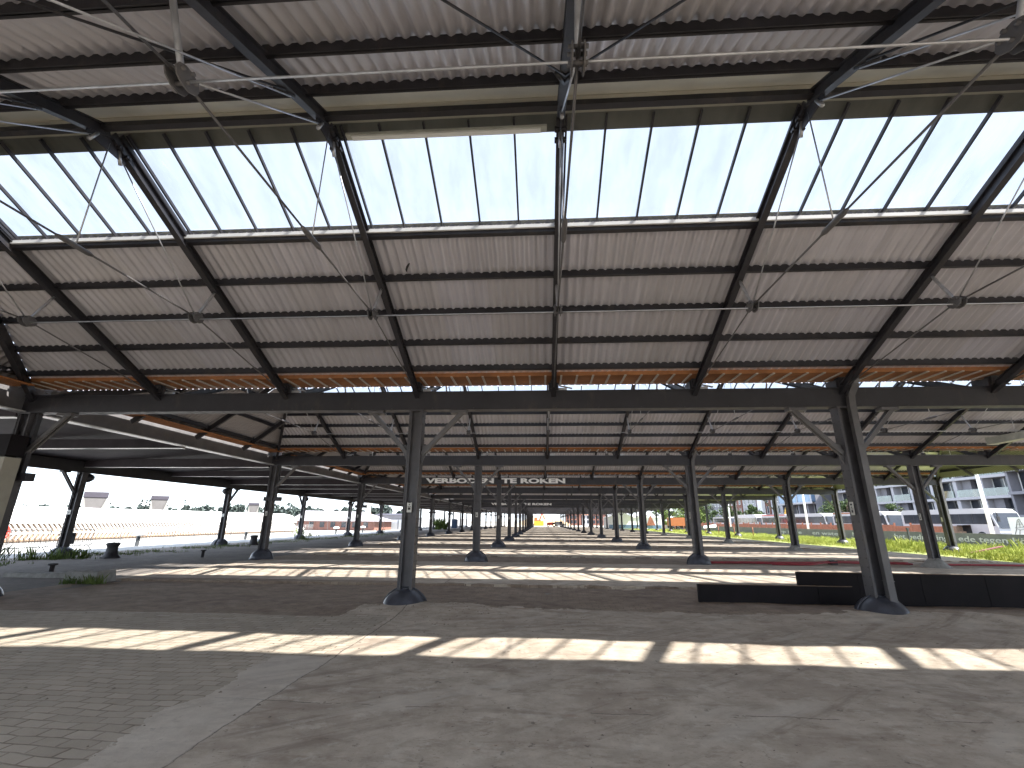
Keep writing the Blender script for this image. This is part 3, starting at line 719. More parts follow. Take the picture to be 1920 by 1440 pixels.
M['yellow'] = plain('yellow_paint', (0.50,0.30,0.02), 0.45, 0, 0.1, 2)
M['blue'] = plain('blue_plastic', (0.03,0.065,0.13), 0.5, 0, 0.12, 2)
M['sandheap'] = plain('sand_heap', (0.36,0.27,0.17), 0.95, 0, 0.2, 0.6, 0.4)
M['tyre'] = plain('tyre', (0.02,0.02,0.022), 0.85)
M['win'] = plain('dark_window', (0.035,0.04,0.05), 0.12, 0, 0.4, 0.5)
M['coach'] = plain('coach_white', (0.48,0.48,0.49), 0.3, 0, 0.04, 1)
M['facade'] = plain('pale_render', (0.40,0.39,0.41), 0.8, 0, 0.06, 0.5)
M['facade2'] = plain('grey_cladding', (0.20,0.195,0.215), 0.7, 0, 0.12, 0.7)
M['facade3'] = plain('slate_cladding', (0.08,0.08,0.09), 0.6, 0, 0.15, 0.7)
M['bwin'] = plain('blue_glass', (0.16,0.24,0.36), 0.08, 0.3, 0.25, 0.4)
M['rail'] = glass_mat('rail_glass', (0.62,0.70,0.68), 0.18)
M['textwall'] = plain('text_wall_concrete', (0.125,0.125,0.125), 0.85, 0, 0.2, 1.5, 0.15)
M['letter'] = plain('letter_grey', (0.46,0.46,0.45), 0.7, 0, 0.15, 3)
M['rust'] = plain('rust_fence', (0.23,0.085,0.05), 0.85, 0, 0.35, 2.5, 0.2)
M['barrier'] = plain('zinc_barrier', (0.20,0.20,0.20), 0.5, 0.2, 0.1, 4)
M['barrier2'] = plain('dull_barrier', (0.07,0.075,0.08), 0.5, 0.4, 0.15, 4)
M['skin'] = plain('skin', (0.45,0.28,0.2), 0.6)
M['cloth'] = plain('dark_cloth', (0.04,0.045,0.07), 0.9)
M['bark'] = plain('bark', (0.09,0.065,0.045), 0.95, 0, 0.3, 6, 0.4)
M['plank'] = plain('dark_red_plank', (0.12,0.035,0.03), 0.7, 0, 0.3, 4)
def leaf_mat(name, a, b):
    m, nt, bs = nmat(name); p = wpos(nt)
    f = math_(nt,'ADD', math_(nt,'MULTIPLY', noise(nt, p, 0.9, 3), 0.55), math_(nt,'MULTIPLY', noise(nt, p, 9, 2), 0.45))
    nt.links.new(ramp(nt, f, [(0.35, a), (0.65, b)]), bs.inputs['Base Color']); bs.inputs['Roughness'].default_value = 0.7
    bs.inputs['Specular IOR Level'].default_value = 0.2; return m
M['leaf'] = leaf_mat('leaf', (0.030,0.052,0.018), (0.075,0.11,0.035))
M['leaf2'] = leaf_mat('leaf_light', (0.06,0.095,0.022), (0.14,0.185,0.05))
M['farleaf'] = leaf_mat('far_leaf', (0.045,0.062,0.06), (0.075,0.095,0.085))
M['grass'] = leaf_mat('grass_blade', (0.17,0.22,0.035), (0.42,0.43,0.11))
rnd = random.Random(11)
def leaf_quad(m, p, r, rg=rnd):
    a = rg.uniform(0,6.28); t = rg.uniform(-1,1); n = Vector((math.cos(a)*math.sqrt(1-t*t), math.sin(a)*math.sqrt(1-t*t), t))
    u = n.orthogonal().normalized(); v = n.cross(u); b = rg.uniform(0,6.28); u, v = u*math.cos(b)+v*math.sin(b), v*math.cos(b)-u*math.sin(b)
    l = r*rg.uniform(0.7,1.3); p = Vector(p)
    m.add([p-u*l, p-v*l*0.55, p+u*l, p+v*l*0.55], [(0,1,2,3)])
def crown_mb(h0, h1, rad, n, leaf, blobs=14, rg=rnd, cone=False):
    m = MB(); C = []
    for k in range(blobs):
        z = rg.uniform(h0, h1); q = (z-h0)/(h1-h0); w = rad*((1-q)*0.95+0.05 if cone else math.sqrt(max(0.05,1-(2*q-1)**2*0.85)))
        a = rg.uniform(0,6.28); d = w*rg.uniform(0.25,0.85); C.append((d*math.cos(a), d*math.sin(a), z, rad*rg.uniform(0.25,0.48)*(0.5 if cone else 1)))
    for i in range(n):
        x,y,z,r = C[rg.randrange(blobs)]
        g = Vector((rg.gauss(0,1),rg.gauss(0,1),rg.gauss(0,1))); g.normalize(); g *= r*rg.random()**0.4
        leaf_quad(m, (x+g.x, y+g.y, z+g.z*0.8), leaf, rg)
    return m
def tree(x, y, h, rad, label, n=2600, leaf=0.16, base=0.35, mat='leaf', group='trees along the street'):
    t = empty('tree', (x,y,0)); tag(t, label, 'tree', group)
    m = MB(); m.tube([(0,0,-0.1),(0.05,0,h*0.3),(-0.04,0.05,h*0.55),(0,0,h*0.8)], [0.2,0.15,0.11,0.04], 8)
    for k in range(6):
        a = k*1.05+rnd.random(); m.tube([(0,0,h*(0.3+0.06*k)),(rad*0.35*math.cos(a),rad*0.35*math.sin(a),h*(0.45+0.06*k)),(rad*0.7*math.cos(a),rad*0.7*math.sin(a),h*(0.55+0.06*k))], [0.08,0.05,0.02], 6)
    m.build('trunk', M['bark'], t); crown_mb(h*base, h*0.95, rad, n, leaf).build('crown', M[mat], t); return t
# long white tent with a slatted flank
tn = empty('long_tent', (-36,24,0)); tag(tn, 'very long white arched canvas tent with a slatted lower flank along the far quay edge', 'tent')
Lt = 45.0; prof = [(0.0,1.32),(-0.25,1.75),(-0.7,2.15),(-1.3,2.38),(-2.2,2.5),(-3.6,2.4),(-4.6,1.9),(-5.0,1.2)]
m = MB(); vs=[]; fs=[]; K=30
for k in range(K+1):
    y = Lt*k/K
    for x,z in prof: vs.append((x,y,z-0.012*math.sin(k*2.1)))
n8=len(prof)
for k in range(K):
    for i in range(n8-1): a=k*n8+i; fs.append((a,a+n8,a+n8+1,a+1))
m.add(vs,fs,True); m.build('roof', M['tent'], tn)
m = MB(); ring=[(x,Lt,z) for x,z in prof]+[(-5.0,Lt,0),(0,Lt,0)]; c=(-2.4,Lt+1.5,0.9)
k=len(ring); m.add(ring+[c], [(i,(i+1)%k,k) for i in range(k)]); m.poly([(x,0,z) for x,z in prof[::-1]]+[(0,0,0),(-5,0,0)]); m.build('end_wall', M['tent'], tn)
m = MB(); m.box(-0.30,-0.25,0,Lt,0,1.45); m.build('side_wall', M['tan'], tn)
m = MB(); y=0.15
while y < Lt-0.6:
    m.bar((-0.02,y-0.30,1.36),(0.22,y+0.22,0.62),0.05,0.11,(1,0,0.3)); m.bar((0.22,y+0.22,0.62),(0.30,y-0.05,0.22),0.045,0.09,(1,0,0.3)); y += 0.36
m.build('slat_screen', M['tent'], tn)
m = MB(); m.box(-0.05,0.03,0,Lt,1.30,1.37); m.box(0.2,0.26,0,Lt,0.58,0.66); m.build('rail', M['white'], tn)
# crowd barriers
def barrier_mesh():
    m = MB(); m.tube([(0,-1.1,0.28),(0,-1.1,1.0),(0,-1.02,1.08),(0,1.02,1.08),(0,1.1,1.0),(0,1.1,0.28),(0,-1.1,0.28)], 0.022, 6)
    for k in range(1,16): m.tube([(0,-1.1+2.2*k/16,0.28),(0,-1.1+2.2*k/16,1.08)], 0.009, 4)
    return m
def barrier_feet(b, mat):
    for y in (-0.8,0.8):
        m = MB(); m.tube([(-0.28,y,0.01),(-0.05,y,0.28),(0.05,y,0.28),(0.28,y,0.01)], 0.02, 5); m.build('foot', mat, b)
bar0 = None
for k in range(17):
    y = 21.0+2.32*k
    if bar0 is None:
        bar0 = empty('crowd_barrier'); tag(bar0, 'pale galvanised crowd barrier in the row before the long white tent', 'barrier', 'crowd barriers before the long tent')
        barrier_mesh().build('frame', M['barrier'], bar0); barrier_feet(bar0, M['barrier']); b=bar0
    else: b = copy_tree(bar0)
    b.location = (-28.6+0.12*math.sin(k*2.2), y, 0); b.rotation_euler = (0,0,R(rnd.uniform(-3,3)))
for k,(x,y,l) in enumerate(((-24.7,21.9,'dull grey crowd barrier leaning beside the outer column, nearest of two'),(-24.4,24.1,'dull grey crowd barrier beyond the outer column with a bag tied on it'))):
    b = empty('crowd_barrier', (x,y,0), R(8*k)); tag(b, l, 'barrier')
    barrier_mesh().build('frame', M['barrier2'], b); barrier_feet(b, M['barrier2'])
    if k:
        m = MB(); m.cbox((0.1,-0.5,0.62),0.14,0.42,0.5); m.cbox((0.12,-0.42,0.85),0.1,0.2,0.18); m.build('bag', M['ink'], b)
# low white lamps
for k,(y,l) in enumerate(((29.4,'nearest low white mushroom lamp by the barriers'),(40.6,'low white mushroom lamp seen right of the third outer column'),(50.0,'low white mushroom lamp at the end of the long tent'),(59,'low white mushroom lamp before the brick pavilion'),(68,'furthest low white mushroom lamp beside the hoarding'))):
    e = empty('quay_lamp', (-25.6,y,0)); tag(e, l, 'lamp', 'low lamps on the quay')
    m = MB(); m.lathe([(0.11,0),(0.11,0.62)], n=10); m.build('post', M['barrier2'], e)
    m = MB(); m.lathe([(0.12,0.6),(0.34,0.63),(0.38,0.72),(0.30,0.84),(0.0,0.88)], n=16); m.build('lamp_shade', M['white'], e)
# vent towers on the far side of the tent
for x,y,w_,h,l in ((-74.4,75,3.05,5.9,'nearest concrete ventilation tower with a dark cap above the white tent'),(-92.5,110,3.4,7.0,'middle concrete ventilation tower with a dark cap above the white tent'),(-118.4,190,3.9,8.25,'furthest and smallest-looking ventilation tower with a dark cap by the hall column')):
    e = empty('vent_tower', (x,y,0), math.atan2(-x,y)); tag(e, l, 'tower', 'ventilation towers by the river')
    a=w_/2; m = MB(); c=h-0.95
    m.add([(-a*0.9,-a*0.9,0),(a*0.9,-a*0.9,0),(a*0.9,a*0.9,0),(-a*0.9,a*0.9,0),(-a*0.95,-a*0.95,c),(a*0.95,-a*0.95,c),(a*0.95,a*0.95,c),(-a*0.95,a*0.95,c)],[(0,1,5,4),(1,2,6,5),(2,3,7,6),(3,0,4,7),(4,5,6,7)]); m.build('shaft', M['conc'], e)
    m = MB()
    for s in (-1,1): m.prism([(s*a*1.06,-a*0.96,0),(s*a*0.60,-a*0.96,0),(s*a*0.58,-a*0.96,c*0.6),(s*a*0.92,-a*0.96,c-0.05)][::s], (0,-0.25,0))
    m.build('fin', M['fin'], e)
    m = MB(); m.lathe([(a*1.16,c),(a*1.2,c+0.06),(a*1.2,h-0.1),(a*1.15,h),(0,h)], n=4, a0=math.pi/4, a1=math.pi/4+2*math.pi); m.sm=[False]*len(m.sm); m.v=[(q[0]*1.22,q[1]*1.22,q[2]) for q in m.v]; m.build('cap', M['capgrey'], e)
# pavilion
pv = empty('brick_pavilion', (-36.5,80,0)); tag(pv, 'low red brick pavilion with a pale hipped roof beyond the long tent', 'building')
m = MB(); m.box(-6,8.4,0,9,0,1.62); m.build('wall', M['brick'], pv)
m = MB(); e0,e1=-6.6,9.2
m.add([(e0,-0.6,1.5),(e1,-0.6,1.5),(e1,9.6,1.5),(e0,9.6,1.5),(-6.2,4.5,3.3),(4.6,4.5,3.15)],[(0,1,5,4),(1,2,5),(2,3,4,5)]); m.build('roof', M['zincroof'], pv)
m = MB(); m.prism([(-6.55,-0.55,1.52),(-6.2,4.5,3.28),(-6.55,9.55,1.52)],(0.12,0,0)); m.build('gable', M['rooftile'], pv)
m = MB()
for k in range(7): m.box(-5+1.9*k,-4.2+1.9*k,-0.03,0.02,0.5,1.35)
m.build('window', M['win'], pv)
fp = empty('mesh_fence', (-31.5,74,0)); tag(fp, 'row of pale mesh site fence panels before the brick pavilion', 'fence')
m = MB()
for k in range(7):
    x = -11+3.0*k; m.tube([(x,0,0),(x,0,2),(x+2.9,0,2),(x+2.9,0,0)],0.03,5)
    for q in range(1,14): m.tube([(x+2.9*q/14,0,0.1),(x+2.9*q/14,0,2)],0.008,3)
m.build('panel', M['barrier'], fp)
hd = empty('hoarding', (-28.5,90,0)); tag(hd, 'long white site hoarding running away beyond the pavilion', 'hoarding')
m = MB(); m.box(-3,3.2,0,0.1,0,1.8); m.box(3.2,3.3,0,75,0,2.3); m.build('board', M['hoard'], hd)
m = MB()
for k in range(30): m.box(3.31,3.36,2.5*k,2.5*k+0.08,0,2.32)
for k in range(5): m.box(-2.8+1.4*k,-2.74+1.4*k,-0.05,0,0,1.82)
m.build('batten', M['barrier2'], hd)
e = empty('channel_marker', (-55.3,150,0)); tag(e, 'slim white and red marker tower standing beyond the pavilion roof', 'tower')
m = MB(); m.lathe([(1.0,0),(0.75,6.4),(1.1,6.5),(1.1,6.9),(0.5,7.0),(0.5,7.9),(0,8.2)], n=12); m.build('shaft', M['white'], e)
m = MB(); m.lathe([(1.02,2.3),(1.0,4.0)], n=12); m.build('band', M['orangep'], e)
wh = empty('warehouse', (-70.5,225,0)); tag(wh, 'long low grey warehouse far off across the water', 'building')
m = MB(); m.box(-9,9,0,14,0,4.1); m.build('wall', M['facade2'], wh)
m = MB(); m.prism([(-9.3,-0.4,4.1),(-9.3,7,5.0),(-9.3,14.4,4.1)],(18.6,0,0)); m.build('roof', M['capgrey'], wh)
tl = MB(); rg = random.Random(5)
for k in range(150):
    x = -330+k*1.72+rg.uniform(-1.5,1.5); y = 262+rg.uniform(-12,22)-(0.1*abs(x+200)); 
    con = -240 < x < -212 and rg.random() < 0.75
    h = rg.uniform(11,14) if con else rg.uniform(5.8,9.2)+(2.2 if -180 < x < -158 else 0)-(0.8 if x < -255 else 0)
    c = crown_mb(0.6, h, 1.2 if con else rg.uniform(2.2,4.2), 260, 0.6 if con else 1.0, 9, rg, con)
    tl.add([(p[0]+x,p[1]+y,p[2]) for p in c.v], c.f)
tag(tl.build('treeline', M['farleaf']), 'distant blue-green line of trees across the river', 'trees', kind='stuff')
e = empty('lifebuoy_post', (-27.0,22.6,0)); tag(e, 'red and white lifebuoy on a post at the picture edge by the barriers', 'lifebuoy')
m = MB(); m.tube([(0,0,0),(0,0,1.3)],0.05,8); m.build('post', M['white'], e)
m = MB(); ring=[(0.06,0.33*math.cos(a),0.95+0.33*math.sin(a)) for a in [k*math.pi/12 for k in range(25)]]; m.tube(ring,0.075,8); m.build('ring', M['red'], e)
# weeds along the quay edge
def tuft(m, x, y, h, n, rg, spread=0.12):
    for k in range(n):
        a = rg.uniform(0,6.28); r = spread*rg.random()**0.5; bx,by = x+r*math.cos(a), y+r*math.sin(a); hh = h*rg.uniform(0.5,1.15); b = rg.uniform(0,6.28); l = hh*rg.uniform(0.15,0.6); w_ = 0.012+0.02*hh
        c, s = math.cos(b), math.sin(b)
        m.add([(bx-s*w_,by+c*w_,0),(bx+s*w_,by-c*w_,0),(bx+c*l*0.5,by+s*l*0.5,hh*0.7),(bx+c*l,by+s*l,hh)],[(0,1,2),(0,2,3)])
wd = MB(); rg = random.Random(21)
for k in range(2300):
    y = 13+50*rg.random()**1.5; x = -20.6+rg.gauss(0,0.75)+0.02*(y-14)
    if math.sin(y*0.9)+math.sin(y*2.3+1) < rg.uniform(-1.2,0.9): continue
    tuft(wd, x, y, rg.uniform(0.05,0.17), 5, rg)
for x,y,h,n in ((-20.9,18.9,0.5,60),(-20.3,19.6,0.5,70),(-19.9,20.1,0.42,80),(-22.0,18.3,0.55,40),(-20.2,33.6,0.45,40),(-25.0,49,0.8,60),(-24.2,50,0.5,60),(-20.5,41,0.5,40),(-22.3,66,0.6,60),(-20.5,95,1.9,160),(-19.8,99,1.5,160),(-21.5,101,2.2,160)):
    for q in range(6): tuft(wd, x+rg.gauss(0,0.25), y+rg.gauss(0,0.25), h*rg.uniform(0.6,1.1), n//5, rg, 0.2)
for q in range(40): tuft(wd, rg.uniform(-12.6,-11.6), 12.45+rg.gauss(0,0.06), rg.uniform(0.08,0.24), 9, rg)
tag(wd.build('weeds', M['leaf2']), 'green weeds and grass tufts growing along the edge of the quay setts', 'weeds', kind='stuff')
# ------------------------------------------------------------------ beyond the far end of the hall
tb = empty('portable_toilet', (-19.9,110,0)); tag(tb, 'blue portable toilet cabin standing on the quay', 'toilet')
m = MB(); m.box(-0.6,0.6,-0.55,0.55,0.08,1.95); m.build('cabin', M['blue'], tb); m = MB(); m.prism([(-0.66,-0.6,1.95),(0,-0.6,2.15),(0.66,-0.6,1.95)],(0,1.2,0)); m.build('roof', M['hoard'], tb)
m = MB(); m.box(-0.42,0.42,-0.575,-0.552,0.15,1.8); m.build('door', M['blue'], tb)
def wheel(m, x, y, r, w_, axis='y'):
    q = MB(); q.lathe([(r*0.5,-w_/2),(r*0.96,-w_/2),(r,-w_*0.35),(r,w_*0.35),(r*0.96,w_/2),(r*0.5,w_/2)], n=16)
    for v in q.v: pass
    q.v = [(a, c, b+r) if axis=='y' else (c, a, b+r) for a,b,c in q.v]
    m.add([(a+x,b+y,c) for a,b,c in q.v], q.f, True)
tr = empty('tractor', (3.3,158,0)); tag(tr, 'dark red loader tractor parked at the far end of the hall', 'tractor')
m = MB(); m.box(-1.4,0.4,-0.55,0.55,0.6,1.25); m.prism([(-1.4,-0.5,1.25),(0.35,-0.5,1.25),(0.35,-0.5,1.5),(-1.3,-0.5,1.38)],(0,1,0)); m.build('body', M['red'], tr)
m = MB(); m.box(0.4,1.4,-0.6,0.6,0.9,1.45); 
for x in (0.45,1.3):
    for y in (-0.55,0.55): m.tube([(x,y,1.45),(x,y,2.1)],0.05,5)
m.box(0.35,1.45,-0.65,0.65,2.08,2.15); m.build('cab', M['iron'], tr)
m = MB(); wheel(m,-0.95,-0.65,0.42,0.3); wheel(m,-0.95,0.65,0.42,0.3); wheel(m,0.95,-0.75,0.6,0.38); wheel(m,0.95,0.75,0.6,0.38); m.build('wheel', M['tyre'], tr)
vn = empty('van', (6.2,161,0)); tag(vn, 'small white van parked right of the red tractor', 'van')
m = MB(); m.prism([(-1.5,-0.85,0.35),(1.7,-0.85,0.35),(1.75,-0.85,0.95),(1.1,-0.85,1.05),(0.6,-0.85,1.75),(-1.45,-0.85,1.8)],(0,1.7,0)); m.build('body', M['coach'], vn)
m = MB(); m.prism([(0.98,-0.862,1.08),(0.56,-0.862,1.65),(-0.1,-0.862,1.65),(-0.1,-0.862,1.08)],(0,0.01,0)); m.build('window', M['win'], vn)
m = MB(); wheel(m,-0.95,-0.8,0.33,0.2); wheel(m,1.1,-0.8,0.33,0.2); wheel(m,-0.95,0.8,0.33,0.2); wheel(m,1.1,0.8,0.33,0.2); m.build('wheel', M['tyre'], vn)
m = MB(); K=24; vs=[]; fs=[]
for j in range(13):
    for i in range(K+1):
        x=-14+30*i/K; y=212+14*j/12; d=math.hypot((x-1)/13,(y-219)/6.5); vs.append((x,y,max(-0.05,(4.4+0.5*math.sin(x*1.1)+0.3*math.sin(x*2.7+y))*max(0,1-d*d)-0.05)))
for j in range(12):
    for i in range(K): a=j*(K+1)+i; fs.append((a,a+1,a+K+2,a+K+1))
m.add(vs,fs,True); tag(m.build('sand_heap', M['sandheap']), 'big heap of tan sand behind the far end of the hall', 'sand heap')
ex = empty('excavator', (-1.4,206,0)); tag(ex, 'orange excavator with raised arm and yellow bucket before the sand heap', 'excavator')
m = MB(); m.box(-1.6,1.3,-1.3,1.3,0.9,2.3); m.box(-1.5,-0.2,-1.25,-0.1,2.3,3.3); m.build('body', M['orangep'], ex)
m = MB(); m.bar((0.6,0.4,1.8),(1.8,0.4,5.2),0.5,0.5); m.bar((1.8,0.4,5.2),(3.0,0.4,2.6),0.4,0.4); m.build('arm', M['red'], ex)
m = MB(); m.box(-1.9,1.9,-1.5,-0.9,0,0.85); m.box(-1.9,1.9,0.9,1.5,0,0.85); m.build('track', M['tyre'], ex)
m = MB(); m.box(-1.2,2.6,-2.4,-1.6,0,1.9); tag_o = m.build('skip_body', M['yellow']); tag_o.location=(-1.6,200,0); tag(tag_o, 'yellow skip standing before the orange excavator', 'skip')
for x0,x1,h,mt,l in ((-13.5,-8.2,5.0,'hoard','white site cabin left of the far hall opening'),(12.5,20,5.4,'brick','low red brick house behind the right-hand far columns'),(20.5,25,5.0,'facade','narrow white house between two brick houses far off'),(25.5,33,5.9,'brick','wider red brick house far off behind the last columns')):
    e = empty('far_house' if mt!='hoard' else 'site_cabin', (x0,242,0)); tag(e, l, 'house' if mt!='hoard' else 'cabin')
    m = MB(); m.box(0,x1-x0,0,9,0,h); m.build('wall', M[mt], e)
    m = MB(); m.prism([(-0.3,-0.3,h),(-0.3,4.5,h+(2.4 if mt!='hoard' else 0.3)),(-0.3,9.3,h)],(x1-x0+0.6,0,0)); m.build('roof', M['rooftile'] if mt!='hoard' else M['zincroof'], e)
    for k in range(int((x1-x0)/1.9)):
        for zz in (1.0,3.2):
            q = MB(); q.box(0.5+1.9*k,1.5+1.9*k,-0.04,0.02,zz,zz+1.5); q.build('window', M['win'], e)
mq = empty('marquee', (25,130,0)); tag(mq, 'white event marquee with two peaked gables and a dark red opening', 'marquee')
m = MB(); m.box(-7,7,0,10,0,2.9); m.build('wall', M['tent'], mq)
m = MB()
for x0 in (-7,0): m.prism([(x0-0.1,-0.2,2.9),(x0+3.5,-0.2,4.4),(x0+7.1,-0.2,2.9)],(0,10.4,0))
m.build('roof', M['tent'], mq)
m = MB(); m.prism([(2.9,-0.26,0.9),(5.3,-0.26,0.9),(4.1,-0.26,3.6)],(0,0.05,0)); m.build('opening', M['rust'], mq)
m = MB(); m.box(-6.9,6.9,-0.06,0,0.0,1.0); m.build('skirt', M['bwin'], mq)
ol = empty('lorry', (30.8,110,0)); tag(ol, 'orange tarpaulin lorry with a red cab parked past the lawn', 'lorry')
m = MB(); m.box(-2.0,1.4,0,2.2,0.95,2.75); m.build('body', M['orangep'], ol); m = MB(); m.prism([(1.5,0,0.6),(2.7,0,0.6),(2.7,0,1.6),(2.5,0,2.5),(1.5,0,2.6)],(0,2.2,0)); m.build('cab', M['red'], ol)
m = MB(); wheel(m,-1.2,0.1,0.45,0.3); wheel(m,2.0,0.1,0.45,0.3); wheel(m,-0.2,0.1,0.45,0.3); m.box(-2,2.6,0.2,2,0.5,0.95); m.build('wheel', M['tyre'], ol)
# ------------------------------------------------------------------ the street side
tw = empty('text_wall', (34,20,0)); tag(tw, 'low dark grey concrete wall with large pale lettering along the lawn', 'wall')
m = MB(); m.box(0,0.18,0,160,0,0.97); m.box(-0.02,0.2,0,160,0.97,1.0); m.build('wall', M['textwall'], tw)
def wtext(txt, y, size, length):
    t = text_mesh('lettering', txt, M['letter'], size, 1.0, 0.006, 0.006, tw)
    x0 = min(v.co.x for v in t.data.vertices); x1 = max(v.co.x for v in t.data.vertices)
    t.data.transform(Matrix.Diagonal((length/(x1-x0),1,1,1)))
    t.rotation_euler = (R(90),0,R(-90)); t.location = (-0.012, y-20, 0.36)
wtext('ede tegen b\u00f6', 41.8, 0.60, 5.6); wtext('het bedreiging', 48.9, 0.60, 6.1); wtext('Maar werd', 55.2, 0.58, 4.6); wtext('en water.', 63.0, 0.58, 6.2); wtext('erp in de', 72, 0.58, 6.5)
def post(x,y,h,label):
    m = MB(); m.box(x-0.05,x+0.05,y-0.05,y+0.05,0,h); m.cbox((x,y,h+0.06),0.14,0.14,0.12); tag(m.build('steel_post', M['barrier2']), label, 'post', 'steel posts on the lawn')
post(27.6,38.2,1.28,'grey steel post on the lawn just left of the mortar-footed column'); post(28.0,42.2,1.2,'grey steel post on the lawn right beside the big riveted column')
for k,y in enumerate((64,70,76,82,88,94,100,108)):
    m = MB(); m.tube([(27.2,y,0),(27.2,y,1.15)],0.05,6); tag(m.build('slim_post', M['rust']), 'slim dark stake in the row on the far lawn', 'stake', 'stakes on the far lawn')
for y,l in ((43.2,'tall white lamp post in front of the near white coach'),(71.2,'tall white lamp post before the blue glass block'),(99.2,'tall white lamp post furthest down the street')):
    m = MB(); m.tube([(38,y,0),(38,y,4.5),(38,y,8.5)],[0.16,0.13,0.08],10); m.tube([(38,y,8.45),(39.2,y,8.6)],0.05,6); tag(m.build('lamp_post', M['white']), l, 'lamp post', 'white lamp posts along the street')
sg = empty('chair_sign', (36,38,0)); tag(sg, 'white sign board with a line drawing of a chair behind the text wall', 'sign')
m = MB(); m.box(0,0.06,-3.4,1.35,0.85,2.22); m.build('board', M['white'], sg)
m = MB(); f=lambda y,z: (-0.012, -y, z)
for a,b in (((-0.62,2.0),(-0.46,2.1)),((-0.62,2.0),(-0.86,1.45)),((-0.46,2.1),(-0.26,1.5)),((-0.52,1.98),(-0.55,1.5)),((-0.75,1.7),(-0.36,1.72)),((-0.95,1.45),(0.22,1.55)),((-0.95,1.45),(-0.6,1.3)),((-0.6,1.3),(0.2,1.45)),((0.22,1.55),(0.2,1.42)),((-0.2,1.35),(0.2,0.95)),((0.05,1.4),(0.42,0.9)),((-0.85,1.38),(-1.1,0.95)),((-0.62,1.3),(-0.75,0.92))):
    m.bar(f(*a),f(*b),0.012,0.035,(1,0,0))
m.build('drawing', M['ink'], sg)
rf = empty('rust_fence', (40,50,0)); tag(rf, 'rust brown site fence between the text wall and the coaches', 'fence')
m = MB(); rg=random.Random(8); y=0
while y < 108:
    m.box(0,0.06,y,y+2.3,0.05,1.55+rg.uniform(-0.12,0.1)); m.box(-0.05,0.11,y-0.06,y+0.06,0,1.8); y += 2.4
m.build('panel', M['rust'], rf)
for k,y in enumerate((57,58.2,66,67,83)):
    pass
def coach(y0, Lc, label, stripe=None, h=3.25):
    e = empty('coach', (44,y0,0)); tag(e, label, 'coach', 'coaches parked along the street')
    pr = [(0.12,0.35),(0.0,0.9),(0.05,1.5),(0.45,2.75),(0.95,h-0.1),(1.8,h),(Lc-0.3,h),(Lc,h-0.3),(Lc,0.35)]
    m = MB(); m.prism([(0,y,z) for y,z in pr], (2.5,0,0)); m.build('body', M['coach'], e)
    m = MB(); m.box(-0.015,0.0,1.0,Lc-0.35,1.72,2.72); m.prism([(-0.015,0.28,1.55),(-0.015,0.98,1.55),(-0.015,0.98,2.85),(-0.015,0.6,2.75)],(0.014,0,0)); m.build('side_window', M['win'], e)
    m = MB(); m.add([(0.12,-0.01,1.35),(2.38,-0.01,1.35),(2.38,0.42,2.8),(0.12,0.42,2.8)],[(0,1,2,3)]); m.v=[(x,y-0.03,z) for x,y,z in m.v]; m.build('windscreen', M['win'], e)
    m = MB()
    for k in range(1,7): m.box(-0.02,-0.016,1.0+k*(Lc-1.35)/7-0.03,1.0+k*(Lc-1.35)/7+0.03,1.72,2.72)
    m.build('window_post', M['ink'], e)
    for yy in (1.9,Lc-3.2):
        q = MB(); wheel(q,0.05,yy,0.5,0.3,'x'); q.build('wheel', M['tyre'], e)
    m = MB(); m.tube([(0.1,0.1,2.9),(-0.2,-0.35,2.85),(-0.22,-0.42,2.5)],0.05,6); m.cbox((-0.22,-0.43,2.2),0.2,0.12,0.5); m.build('mirror', M['ink'], e)
    if stripe:
        m = MB(); m.box(-0.02,0.0,1.8,Lc-0.3,h-0.22,h-0.06); m.prism([(-0.02,3.2,0.9),(-0.02,4.0,0.9),(-0.02,5.2,1.7),(-0.02,4.2,1.7)],(0.012,0,0)); m.build('stripe', M[stripe], e)
    return e
ca = coach(49.2, 12.2, 'big white coach with an open luggage bay behind the outer columns, nearest of the row')
m = MB(); m.box(-0.02,0.0,3.0,4.6,0.5,1.6); m.build('luggage_bay', M['ink'], ca)
m = MB(); m.prism([(-0.9,3.0,1.6),(-0.02,3.0,1.65),(-0.02,4.6,1.65),(-0.9,4.6,1.6)],(0,0,0.05)); m.build('bay_flap', M['coach'], ca)
m = MB(); m.cbox((43.3,53.2,0.75),0.6,0.9,1.5); m.cbox((43.3,52.6,0.5),0.5,0.5,1.0); tag(m.build('crate_stack', M['tan']), 'tan crates stacked on the ground beside the open luggage bay', 'crates')
coach(63.8, 11.5, 'white coach with orange flashes directly behind the near big coach', 'orangep')
coach(77.0, 9.5, 'white coach parked half hidden behind the outer hall column with a hand rail', None)
coach(87.8, 11.0, 'white coach with a red roof stripe below the blue glass block', 'red')
coach(100.5, 12.0, 'tall white coach with the person standing at its front', None, 3.4)
coach(114.5, 11.5, 'last pale coach at the far end of the row', None, 3.0)
bm = empty('boom_lift', (43,92,0)); bm.location=(47.6,96.5,0); tag(bm, 'yellow boom lift rising between the coaches', 'boom lift')
m = MB(); m.box(-1.1,1.1,-1.6,1.6,0.5,1.6); m.build('chassis', M['orangep'], bm)
m = MB(); m.bar((0,0.6,1.5),(0.1,-1.4,5.0),0.45,0.45); m.bar((0,0.2,2.8),(0.1,-3.0,8.4),0.35,0.35); m.build('boom', M['yellow'], bm)
m = MB(); wheel(m,-1.1,-1.1,0.5,0.35,'x'); wheel(m,-1.1,1.1,0.5,0.35,'x'); m.build('wheel', M['tyre'], bm)
